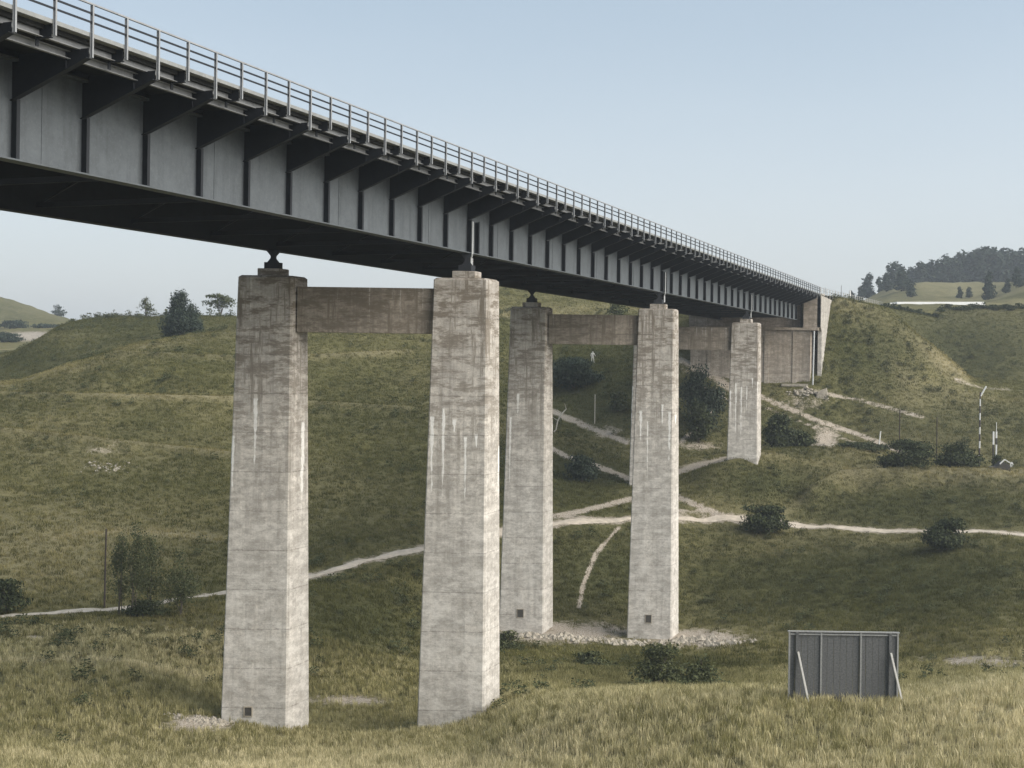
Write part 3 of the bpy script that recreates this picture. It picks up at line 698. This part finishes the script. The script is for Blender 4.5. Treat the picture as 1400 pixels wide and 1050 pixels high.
# ------------------------------------------------------------ wooden screen in the foreground
M_board = simple('grey_boards', (.13,.132,.132), .35, 14)
M_batten = simple('grey_battens', (.30,.30,.29), .25, 12)
M_prop = simple('pale_props', (.52,.50,.46), .15, 10)
YS = 57.0
a = at(1077, 950, YS); b = at(1227, 950, YS); wd = b[0]-a[0]; hgt = at(1150, 862, YS)[2]-at(1150, 950, YS)[2]
zc = a[2]
scr = empty('wooden_screen', ((a[0]+b[0])/2, YS, zc)); tag(scr, 'weathered grey timber screen with two pale raking props standing in the meadow', 'screen')
nb = 17; bw = wd/nb
for i in range(nb):
    x = -wd/2+i*bw
    MB().box(x+.006, x+bw-.006, .0+random.uniform(-.008,.008), .03, -.7, hgt-random.uniform(.05,.08)).build('board', M_board, scr)
for x in (-wd/2+.03, -.5*wd+.28*wd+.08, .5*wd-.35*wd+.04, wd/2-.03):
    MB().box(x-.035, x+.035, -.07, -.012, -.7, hgt-.05).build('batten', M_batten, scr)
MB().box(-wd/2-.04, wd/2+.04, -.085, .05, hgt-.05, hgt).build('top_rail', M_batten, scr)
MB().box(-wd/2+.08, wd/2-.08, -.06, -.01, hgt-.17, hgt-.11).build('upper_rail', M_batten, scr)
for x in (-wd/2+.36, wd/2-.36):
    MB().box(x-.06, x+.06, -.10, -.01, -.7, hgt-.06).build('stanchion', M_board, scr)
for x in (-wd/2+.40, wd/2-.34):
    MB().tube((x, -.1, hgt*.68), (x+.34, -.9, -.25), .055, n=4).build('prop', M_prop, scr)

# ------------------------------------------------------------ poles on the knoll
c = foot(1338.5, 167, 655)
pole = empty('striped_pole', c); tag(pole, 'tall pole painted in white and dark bands with a white arm at its tip', 'pole')
ph = at(1342, 536, 167)[2]-c[2]; nbn = 11
for i in range(nbn):
    z0 = ph*i/nbn; z1 = ph*(i+1)/nbn
    MB().tube((0,0,z0-(.4 if i == 0 else 0)), (0,0,z1), .11-.003*i, n=8).build('band', M_white if i % 2 else M_red, pole)
ar = MB().tube((.05,0,ph-.5), (.75,0,ph+.75), .10, n=6).build('arm', M_white, pole)
for (px, ytop, lb) in ((1229, 560, 'thin dark pole rising out of the left knoll bush'), (1280, 570, 'thin dark pole standing between the two knoll bushes')):
    c = foot(px, 168.5, 650); post_thing('thin_pole', c, at(px, ytop, 168.5)[2]-c[2], .075, M_post, lb, 'pole', 'thin dark poles on the knoll')
c = foot(1360, 169, 640)
sg = empty('signal_post', c); tag(sg, 'short black and white signal post topped by a thin rod above a small shrub', 'post')
h1 = at(1360, 590, 169)[2]-c[2]
for i in range(6):
    MB().box(-.32,-.12,-.07,.07, h1*i/6, h1*(i+1)/6).build('left_bar', M_white if i in (5,4) else M_black, sg)
    MB().box(.06,.24,-.07,.07, h1*i/6, h1*(i+1)/6).build('right_bar', M_black if i in (4,1) else M_white, sg)
MB().tube((.15,0,h1),(.13,0,h1+1.2),.04,n=5).build('rod', M_white, sg)
c = foot(1383, 169, 640)
ov = MB(); pts = [(.26*math.cos(t)*1.0, .80*math.sin(t)) for t in np.linspace(0, 2*math.pi, 17)[:-1]]
z0 = at(1383, 640, 169)[2]-c[2]
rt = empty('oval_sign', c); tag(rt, 'upright white oval sign plate at the right edge of the knoll', 'sign')
ov.prism([(u, v+z0) for u, v in pts], 'y', -.05, 0).build('plate', M_white, rt); MB().tube((0,.05,-.3),(0,.05,z0),.04,n=5).build('stem', M_post, rt)
# dark tilted hatch hood with a pale gable board
c = foot(1370, 163.5, 660)
hd = empty('small_shelter', c); tag(hd, 'low dark shelter hood with a pale gable board on the knoll under the striped pole', 'shelter')
MB().prism([(-1.0,-.3),(1.0,-.3),(.95,.55),(.05,1.0),(-.6,.35),(-1.3,.25)], 'y', 0, 1.4).build('hood', M_black, hd)
for q, w in (((-.35,.7),(.25,1.25)), ((.25,1.25),(1.1,.75))):
    MB().tube((q[0],-.06,q[1]),(w[0],-.06,w[1]),.09,n=4).build('gable_board', M_white, hd)
# wooden post among the saplings, leaning stakes
c = foot(143, 114, 815); post_thing('wooden_post', c, at(144, 723, 114)[2]-c[2], .085, M_post, 'dark wooden post left of the saplings by the path', 'post', lean=.01)
c = seen(813, 580, 165); post_thing('pale_stake', c, 4.3, .07, M_dead, 'thin pale stake on the slope below the large dark bush', 'stake')
c = foot(1201, 186, 616); post_thing('short_stake', (c[0],c[1],c[2]), 2.2, .10, M_white, 'short white stake beside the track behind the knoll', 'stake', lean=.12)
# bleached dead branch
c = seen(757, 592, 150)
db = MB(); pz = [(0,0,0),(.3,0,.3),(.55,.05,1.6),(1.1,0,2.6),(1.75,.1,3.3)]
for a_, b_ in zip(pz[:-1], pz[1:]): db.tube(a_, b_, .10, .085, n=6)
db.tube(pz[3], (.4,0,3.2), .06, .03, n=5).tube(pz[4], (1.5,0,4.1), .05, .02, n=5).tube(pz[2], (-.3,0,2.2), .05, .02, n=5)
tag(db.build('dead_branch', M_dead, None, loc=(c[0], c[1], c[2]+.1)), 'bleached bare branch sticking up beside the middle pier', 'branch')

# ------------------------------------------------------------ person in pale clothes on the far slope
def person(c, h=1.75):
    bm = bmesh.new(); s = h/1.75
    P = {'pel':(0,0,.95),'bel':(.0,0,1.12),'che':(.01,-.02,1.34),'nek':(.02,-.04,1.5),'hed':(.03,-.06,1.62),'top':(.03,-.06,1.72),
         'shl':(-.19,-.02,1.42),'ell':(-.27,-.04,1.15),'hal':(-.24,-.12,.92),'shr':(.2,-.02,1.42),'elr':(.34,-.05,1.17),'har':(.46,-.1,.97),
         'hil':(-.1,0,.9),'knl':(-.12,-.04,.5),'anl':(-.13,0,.08),'tol':(-.14,-.16,.03),'hir':(.1,0,.9),'knr':(.17,-.04,.5),'anr':(.24,.02,.08),'tor':(.27,-.13,.03)}
    R_ = dict(pel=.15,bel=.14,che=.16,nek=.06,hed=.10,top=.07,shl=.075,ell=.05,hal=.035,shr=.075,elr=.05,har=.035,hil=.1,knl=.07,anl=.05,tol=.04,hir=.1,knr=.07,anr=.05,tor=.04)
    K = list(P); E = [('pel','bel'),('bel','che'),('che','nek'),('nek','hed'),('hed','top'),('che','shl'),('shl','ell'),('ell','hal'),('che','shr'),('shr','elr'),('elr','har'),('pel','hil'),('hil','knl'),('knl','anl'),('anl','tol'),('pel','hir'),('hir','knr'),('knr','anr'),('anr','tor')]
    me = bpy.data.meshes.new('person'); me.from_pydata([tuple(x*s for x in P[k]) for k in K], [(K.index(a), K.index(b)) for a, b in E], [])
    o = link(bpy.data.objects.new('person', me)); o.location = c
    sm = o.modifiers.new('skin', 'SKIN'); sv = me.skin_vertices[0].data
    for i, k in enumerate(K): sv[i].radius = (R_[k]*s, R_[k]*s)
    sv[0].use_root = True
    o.modifiers.new('sub', 'SUBSURF').levels = 1; o.modifiers['sub'].render_levels = 1
    me.materials.append(simple('pale_clothes', (.62,.60,.55), .08, 5))
    return o
c = seen(810, 496, 170)
tag(person((c[0], c[1], c[2]-.02), 1.9), 'distant person in pale clothes standing on the slope above the big dark bush', 'person')

# ------------------------------------------------------------ stones
def stones(name, spots, label, n, smin, smax):
    V = []; Fc = []
    for _ in range(n):
        cx, cy, rx, ry = random.choice(spots)
        X = cx+random.gauss(0, .5)*rx; Y = cy+random.gauss(0, .5)*ry
        r = random.uniform(smin, smax)*random.choice((.6, 1, 1, 1.6)); z = H(X, Y)+r*.15; b = len(V)
        q = [(1,0,0),(.3,.9,.1),(-.8,.6,0),(-.9,-.5,.1),(.2,-1,0),(.1,0,.75),(-.4,.1,.6)]
        a = random.uniform(0, 6.28)
        for (x, y, zz) in q:
            x *= random.uniform(.7,1.2); y *= random.uniform(.6,1.1)
            V.append((X+r*(x*math.cos(a)-y*math.sin(a)), Y+r*(x*math.sin(a)+y*math.cos(a)), z+r*zz-.02))
        Fc += [(b,b+1,b+5),(b+1,b+2,b+6),(b+1,b+6,b+5),(b+2,b+3,b+6),(b+3,b+4,b+6),(b+4,b+5,b+6),(b+4,b,b+5)]
    tag(mesh_obj(name, V, Fc, M_stone), label, 'rubble', kind='stuff')
def spot(px, py, Y, rx, ry): c = foot(px, Y, py); return (c[0], Y, rx, ry)
stones('rubble', [spot(270,988,80.5,1.9,.9), spot(295,985,81,1.2,1.0)], 'heap of white rubble at the left foot of the nearest pier', 260, .05, .14)
stones('rubble', [spot(735,862,123.5,3.5,1.2), spot(800,868,123,3.5,1.3), spot(850,874,122.5,3,1.2)], 'pale rubble strewn between the feet of the middle pier', 560, .10, .32)
stones('rubble', [spot(955,872,124,2.2,1.0), spot(990,878,121.5,2,.8), spot(930,874,124,1.5,1)], 'pale rubble spilling right of the middle pier', 300, .10, .30)
stones('rubble', [spot(1330,905,99,3.5,.8), spot(1380,912,98,2.5,.8)], 'patch of pale stones in the grass at the right edge', 160, .05, .15)
stones('rubble', [spot(150,618,157,3.0,1.6)], 'scatter of white stones on the left hillside', 60, .10, .22)
stones('rubble', [spot(1130,610,186,3.0,2.0), spot(1100,540,202,2,1), spot(985,510,200,4,1.5)], 'broken stones on the bare bank below the abutment', 220, .12, .4)
c = foot(1120, 201.5, 515)
bo = MB()
bo.hexa([(-1.2,-.6,-.6),(1.1,-.5,-.6),(1.3,.7,-.6),(-1,.8,-.6),(-.7,-.4,1.0),(.7,-.3,1.6),(.9,.4,1.4),(-.6,.5,.9)])
tag(bevel(bo.build('boulder', M_stone, None, loc=(c[0]+.4, c[1], c[2]-.4)), .08, 1), 'angular pale boulder at the foot of the wing wall', 'boulder')

# ------------------------------------------------------------ shrubs and trees
ML_SAP = leaf_mat('leaves_sapling', (.05,.062,.03), (.15,.16,.08))
ML = [leaf_mat('leaves_dark', (.028,.036,.020), (.085,.098,.048)), leaf_mat('leaves_mid', (.045,.055,.027), (.125,.135,.065)),
      leaf_mat('leaves_pale', (.075,.088,.05), (.16,.17,.095)), leaf_mat('leaves_blue', (.022,.034,.027), (.068,.085,.058))]
def crown_mesh(name, lobes, n, leaf, mat, seed, flat=.35):
    r = np.random.default_rng(seed); w = np.array([l[3]*l[4]*l[5] for l in lobes])**.8; w /= w.sum()
    which = r.choice(len(lobes), n, p=w); L = np.array(lobes)[which]
    d = r.normal(size=(n,3)); d /= np.linalg.norm(d, axis=1)[:,None]
    rad = r.uniform(.12, 1, n)**.5*r.uniform(.8, 1.3, n)
    C = L[:,:3]+d*rad[:,None]*L[:,3:6]
    keep = C[:,2] > .02; C = C[keep]; d = d[keep]; n = len(C)
    nrm = d+r.normal(size=(n,3))*.8; nrm[:,2] += flat; nrm /= np.linalg.norm(nrm, axis=1)[:,None]
    a = np.cross(nrm, r.normal(size=(n,3))); a /= np.linalg.norm(a, axis=1)[:,None]; b = np.cross(nrm, a)
    s = leaf*r.uniform(.5, 1.5, n)[:,None]
    V = np.stack([C-a*s*.5, C+b*s*.45+nrm*s*.1, C+a*s*.9, C-b*s*.4], 1).reshape(-1,3)
    Q = np.arange(4*n).reshape(n,4)
    return mesh_obj(name, V.tolist(), Q.tolist(), mat)
def stems_mesh(lobes, h, r0, n, seed, mat=None):
    rr = random.Random(seed); m = MB()
    for i in range(n):
        l = rr.choice(lobes); a = (rr.uniform(-.12,.12)*h*.3, rr.uniform(-.1,.1)*h*.3, -.2)
        b = (l[0]*.5, l[1]*.5, l[2]*.55); e = (l[0]+rr.uniform(-.5,.5)*l[3], l[1]+rr.uniform(-.5,.5)*l[4], l[2]+rr.uniform(0,.6)*l[5])
        m.tube(a, b, r0, r0*.7, n=5).tube(b, e, r0*.7, r0*.25, n=5)
    return m.build('stem', mat or M_bark)
def shrub(name, c, w, h, dep, n, leaf, mat, seed, label, cat='bush', nl=9, stems=5, group=None, cone=0.0, trunk=0, r0=.05):
    rr = random.Random(seed); lobes = []
    w *= 1.12
    for i in range(nl):
        t = rr.random(); z = trunk+(h-trunk)*(.18+.72*t); k = 1-cone*t
        ang = rr.uniform(0, 6.28); q = rr.uniform(.1, .62)*k*(1-.35*abs(t-.35))
        lobes.append((math.cos(ang)*w*.5*q*1.2, math.sin(ang)*dep*.5*q*1.2, z, w*rr.uniform(.17,.30)*k, dep*rr.uniform(.17,.30)*k, (h-trunk)*rr.uniform(.12,.22)))
    lobes.append((0,0,trunk+(h-trunk)*.86,w*.16*(1-cone*.4),dep*.16,(h-trunk)*.15))
    lobes.append((0,0,trunk+(h-trunk)*.35,w*.42,dep*.42,(h-trunk)*.3))
    root = empty(name, c); tag(root, label, cat, group)
    if cat == 'bush': root.scale = (1, 1, 1.2)
    cr = crown_mesh('foliage' if cat in ('bush','shrub') else 'crown', lobes, int(n*2.4), leaf*.6, mat, seed); cr.parent = root
    st = stems_mesh(lobes, h, r0, stems, seed); st.parent = root
    if trunk: st.name = 'trunk'
    return root
def by_px(px0, px1, pyt, pyb, Y):
    f_ = foot((px0+px1)/2, Y, pyb); w = (px1-px0)/F*Y; h = at((px0+px1)/2, pyt, Y)[2]-f_[2]; return f_, w, max(h, .4)
SH = [
 # px0,px1,top,base,Y, leaf, n, mat, cat, cone, label
 (1203,1276,608,662,166,.34,2600,0,'bush',.1,'broad dark round bush, left one of the pair on the knoll'),
 (1280,1344,610,660,166.5,.34,2400,0,'bush',.1,'broad dark round bush at the foot of the striped pole'),
 (1354,1374,622,655,168,.26,420,0,'shrub',.1,'small dark shrub at the foot of the signal post'),
 (1012,1074,698,744,152,.32,2000,0,'bush',.1,'dark bush at the fork of the footpaths'),
 (1262,1324,716,774,141,.32,2200,0,'bush',.2,'dark feathery bush hiding the footpath on the right'),
 (748,822,496,560,206,.42,3600,3,'bush',.15,'large dark spreading bush under the middle cross beam'),
 (772,820,628,678,166,.34,1300,3,'bush',.1,'dark bluish bush beside the middle pier above the footpath'),
 (505,546,452,476,233,.4,500,3,'bush',.1,'dark low bush under the nearest cross beam near the hill crest'),
 (788,826,890,920,108,.24,620,1,'shrub',.1,'small green shrub below the rubble of the middle pier'),
 (676,712,862,886,117,.24,500,1,'shrub',.1,'low dark shrub right of the nearest pier, at the rubble edge'),
 (-30,38,800,838,112,.28,1100,0,'bush',.1,'dark low bush cut by the left edge beside the footpath'),
 (860,935,880,946,90,.24,1500,1,'shrub',.1,'tall leafy weeds below the right column of the middle pier'),
 (930,990,895,950,84,.22,1100,1,'shrub',.1,'patch of leafy weeds midway between middle pier and timber screen'),
 (1042,1088,575,626,181,.42,2600,0,'bush',.1,'dark thicket right of the farthest pier'),
 (1078,1112,594,628,181,.4,1300,0,'bush',.1,'dark scrub at the top of the bare bank behind the mound'),
 (1142,1212,607,634,179,.36,1300,0,'bush',.1,'dark scrub beside the short white stake behind the mound'),
 (926,992,512,578,190,.42,2000,3,'bush',.1,'dark thicket left of the farthest pier below the abutment'),
 (936,975,560,610,186,.4,900,0,'bush',.1,'low dark scrub above the bright track left of the farthest pier'),
 (830,858,540,610,196,.4,700,1,'bush',.1,'green scrub just left of the right column of the middle pier'),
 (830,862,410,432,262,.5,420,1,'bush',.1,'small bush on the far hill above the middle cross beam'),
 (70,92,421,430,690,.9,260,3,'bush',.0,'solitary low dark bush on the distant left ridge'),
 (0,45,440,452,500,.9,480,3,'bush',.0,'bluish thicket above the tan field far left'),
 (44,82,444,454,480,.9,260,3,'bush',.0,'smaller bluish thicket right of the far left thicket'),
 (-20,32,456,478,380,.7,800,3,'bush',.1,'dark bush on the valley side below the tan field at the left edge'),
 (905,932,412,430,290,.6,260,1,'bush',.0,'pale green bush on the far hill right of the middle pier'),
]
for i, (x0, x1, yt, yb, Y, lf, n, mi, cat, cone, lab) in enumerate(SH):
    c, w, h = by_px(x0, x1, yt, yb, Y)
    shrub('bush' if cat == 'bush' else 'shrub', c, w, h, w*.85, n, lf, ML[mi], 100+i, lab, cat, cone=cone, nl=11)
# the big dark conifer-like tree on the left ridge and its airy neighbours
c, w, h = by_px(219, 277, 398, 462, 247); c = (c[0], c[1], c[2]); shrub('tree', c, w, h, w*.9, 5200, .45, ML[3], 301, 'dense dark bushy tree on the left ridge', 'tree', nl=22, cone=.5, stems=6, r0=.16)
c, w, h = by_px(278, 326, 402, 432, 283); shrub('tree', c, w, h, w*.6, 520, .5, ML[1], 302, 'airy pale tree on the skyline left of the nearest pier', 'tree', nl=9, trunk=h*.3, stems=9, r0=.10)
c, w, h = by_px(187, 212, 405, 434, 282); shrub('tree', c, w, h, w*.6, 200, .4, ML[1], 303, 'small nearly bare tree on the skyline left of the dark bushy tree', 'tree', nl=6, trunk=h*.25, stems=9, cone=.4, r0=.08)
# saplings by the path
for (x0, x1, yt, yb, Y, n, lab, sd_) in ((150,178,730,848,110,900,'slender sapling left of the cluster beside the wooden post',311),(168,200,722,850,109,1250,'tallest feathery sapling in the cluster beside the path',312),
        (190,222,735,848,110.5,1000,'bushy sapling right of the tallest one beside the path',313),(226,268,758,846,110,1250,'separate sapling standing alone right of the cluster by the path',314)):
    c, w, h = by_px(x0, x1, yt, yb, Y); shrub('sapling', c, w*1.5, h*1.08, w*1.2, n, .19, ML_SAP, sd_, lab, 'sapling', nl=14, trunk=h*.1, stems=4, cone=.35, r0=.045)
c, w, h = by_px(165, 235, 820, 852, 109); shrub('shrub', c, w, h, w*.6, 1100, .2, ML[0], 320, 'dark undergrowth round the feet of the sapling cluster', 'shrub')
# skyline scrub along the second ridge
for i in range(16):
    px = 102+i*14+random.uniform(-4,4); c = foot(px, 281, 432); hh = random.uniform(.8, 2.0)
    shrub('shrub', c, random.uniform(1.2,2.6), hh, 1.5, 60, .35, ML[1], 400+i, 'ragged tuft of scrub on the skyline of the left ridge', 'shrub', nl=3, stems=2, group='scrub tufts on the left skyline', r0=.02)
# the hazy wood on the far hill
types = []
for i in range(7):
    tall = random.Random(900+i)
    h = 15; w = 7.5+tall.uniform(-1,2)
    types.append((crown_mesh('crown', [(tall.uniform(-.25,.25)*w*(1-t*.5), tall.uniform(-.25,.25)*w, 2.5+t*10.5, w*.33*(1.15-t*.6), w*.33*(1.15-t*.6), 2.4) for t in np.linspace(0,1,9)], 900, 1.0, ML[3], 900+i), MB().tube((0,0,-1),(0,0,12),.28,.1,n=6).build('trunk', M_bark)))
used = [False]*7
def wood_tree(px, Y, h, label, group=None, wf=1.0, py=380):
    k = random.randrange(7); c = foot(px, Y, py); root = empty('tree', c, random.uniform(0, 6.28)); root.scale = (h/15*wf, h/15*wf, h/15)
    tag(root, label, 'tree', group)
    for o in types[k]:
        if not used[k]: q = o
        else: q = dup(o)
        q.parent = root
    used[k] = True
G = 'trees of the hazy wood on the far hilltop'
for i in range(135):
    t = random.random(); px = 1238+t*300; Y = 628+random.uniform(0, 60)
    wood_tree(px, Y, (9+6.5*min(1, t*3.5))*random.uniform(.8, 1.15), 'blue-grey tree in the dense hazy wood on the far hilltop', G, 1.3)
for (px, Y, h, lab) in ((1186,612,12.5,'roundish hazy tree standing apart left of the far wood'),(1203,600,8,'low hazy tree between the lone round tree and the wood'),(1219,606,13,'hazy tree clump left of the far wood'),(1228,610,12,'hazy tree just left of the wood edge'),
                (1212,560,8,'hazy tree in front of the left tip of the wood'),(1234,520,9.5,'darker tree in the dip below the left end of the wood'),(1352,425,10,'single dark slender tree on the brown field'),
                (1165,610,6,'faint low tree beyond the road fence'),(1176,600,7,'faint low tree right of the white marker post'),(1246,480,6,'low tree at the left end of the brown field'),(1312,470,4.5,'small shrubby tree low on the brown field'),(1325,475,4,'smallest shrubby tree low on the brown field'),
                (1376,440,5,'rounded dark tree on the hillside at the right edge'),(1392,445,7,'larger dark tree cut by the right edge')):
    wood_tree(px, Y, h, lab, None, 1.25 if 'slender' not in lab else .75, 410)
# scrub hedge along the plateau edge on the right
for i in range(22):
    px = 1200+i*9.6; c = foot(px+random.uniform(-3,3), 283+random.uniform(-3,2), 424)
    shrub('shrub', c, random.uniform(2,3.4), random.uniform(.7,1.5), 2, 110, .42, ML[0], 500+i, 'dark scrub along the rim of the plateau on the right', 'shrub', nl=3, stems=2, group='scrub along the plateau rim', r0=.02)

# ------------------------------------------------------------ grass
def clump(n, h, spread, w, seed, lean=.35):
    r = random.Random(seed); V = []; Fc = []
    for i in range(n):
        a = r.uniform(0, 6.28); d = r.uniform(0, spread); x, y = math.cos(a)*d, math.sin(a)*d
        b = r.uniform(0, 6.28); hh = h*r.uniform(.45, 1.1); ww = w*r.uniform(.6, 1.3); ln = r.uniform(.1, lean)*hh; ca, sa_ = math.cos(b), math.sin(b)
        k = len(V); l2 = r.uniform(0, 6.28)
        V += [(x-ca*ww, y-sa_*ww, -.05), (x+ca*ww, y+sa_*ww, -.05), (x+ca*ww*.8+math.cos(l2)*ln*.4, y+sa_*ww*.8+math.sin(l2)*ln*.4, hh*.6), (x-ca*ww*.8+math.cos(l2)*ln*.4, y-sa_*ww*.8+math.sin(l2)*ln*.4, hh*.6), (x+math.cos(l2)*ln*1.3, y+math.sin(l2)*ln*1.3, hh)]
        Fc += [(k,k+1,k+2,k+3), (k+3,k+2,k+4)]
    return V, Fc
def grass(name, V, Fc, mat, dens_attr, dens, seed, smin, smax, label):
    o = mesh_obj(name, V, Fc, mat); tag(o, label, 'grass', kind='stuff')
    g = bpy.data.node_groups.new(name, 'GeometryNodeTree')
    g.interface.new_socket('Geometry', in_out='INPUT', socket_type='NodeSocketGeometry'); g.interface.new_socket('Geometry', in_out='OUTPUT', socket_type='NodeSocketGeometry')
    N = g.nodes; Lk = g.links.new
    gi = N.new('NodeGroupInput'); go = N.new('NodeGroupOutput'); oi = N.new('GeometryNodeObjectInfo'); oi.inputs[0].default_value = ground
    dp = N.new('GeometryNodeDistributePointsOnFaces'); na = N.new('GeometryNodeInputNamedAttribute'); na.data_type = 'FLOAT'; na.inputs[0].default_value = dens_attr
    mu = N.new('ShaderNodeMath'); mu.operation = 'MULTIPLY'; mu.inputs[1].default_value = dens; Lk(na.outputs[0], mu.inputs[0])
    Lk(oi.outputs['Geometry'], dp.inputs['Mesh']); Lk(mu.outputs[0], dp.inputs['Density']); dp.inputs['Seed'].default_value = seed
    ip = N.new('GeometryNodeInstanceOnPoints'); Lk(dp.outputs['Points'], ip.inputs['Points']); Lk(gi.outputs[0], ip.inputs['Instance'])
    rv = N.new('FunctionNodeRandomValue'); rv.data_type = 'FLOAT_VECTOR'; rv.inputs[0].default_value = (-.12,-.12,0); rv.inputs[1].default_value = (.12,.12,6.283); Lk(rv.outputs[0], ip.inputs['Rotation'])
    rs = N.new('FunctionNodeRandomValue'); rs.data_type = 'FLOAT'; rs.inputs[2].default_value = smin; rs.inputs[3].default_value = smax; rs.inputs['Seed'].default_value = 3; Lk(rs.outputs[1], ip.inputs['Scale'])
    Lk(ip.outputs[0], go.inputs[0])
    md = o.modifiers.new('scatter', 'NODES'); md.node_group = g
    return o
MG1 = blade_mat('tall_grass', (.21,.195,.082), (.40,.36,.17), (.76,.67,.43))
MG2 = blade_mat('slope_grass', (.075,.075,.025), (.185,.177,.066), (.38,.32,.15))
v, f = clump(16, .38, .28, .012, 1); grass('meadow_grass', v, f, MG1, 'near', 9.0, 1, .6, 1.35, 'tall straw-tipped meadow grass in the foreground')
v, f = clump(14, .27, .36, .017, 2, .6); grass('slope_grass', v, f, MG2, 'mid', 5.5, 2, .6, 1.5, 'short olive grass tufts over the valley sides')

def weed(seed):
    r = random.Random(seed); V = []; Fc = []
    for i in range(60):
        a = r.uniform(0, 6.28); e = r.uniform(.1, 1.2); L = r.uniform(.08, .24); p = Vector((r.uniform(-.25,.25), r.uniform(-.25,.25), r.uniform(0,.42)))
        d = Vector((math.cos(a)*math.cos(e), math.sin(a)*math.cos(e), math.sin(e))); w = d.cross(Vector((0,0,1))).normalized()*L*.28
        k = len(V); V += [tuple(p), tuple(p+d*L*.5+w), tuple(p+d*L+Vector((0,0,-.06))), tuple(p+d*L*.5-w)]; Fc.append((k,k+1,k+2,k+3))
    return V, Fc
v, f = weed(5); grass('weeds', v, f, ML[1], 'weedy', .42, 9, .5, 1.9, 'broad-leaved weeds growing through the grass of the valley')
# ------------------------------------------------------------ air
hz = MB().box(-1500, 1500, -40, 3150, -60, EYE+55).build('haze', None); tag(hz, 'thin pale summer haze filling the valley', kind='stuff')
hm = bpy.data.materials.new('haze'); hm.use_nodes = True; hn = hm.node_tree.nodes; hn.remove(hn['Principled BSDF'])
pvl = hn.new('ShaderNodeVolumePrincipled'); pvl.inputs['Color'].default_value = (.86,.93,1,1); pvl.inputs['Density'].default_value = .0003; pvl.inputs['Anisotropy'].default_value = .2
hm.node_tree.links.new(pvl.outputs[0], hn['Material Output'].inputs['Volume']); hz.data.materials.append(hm)
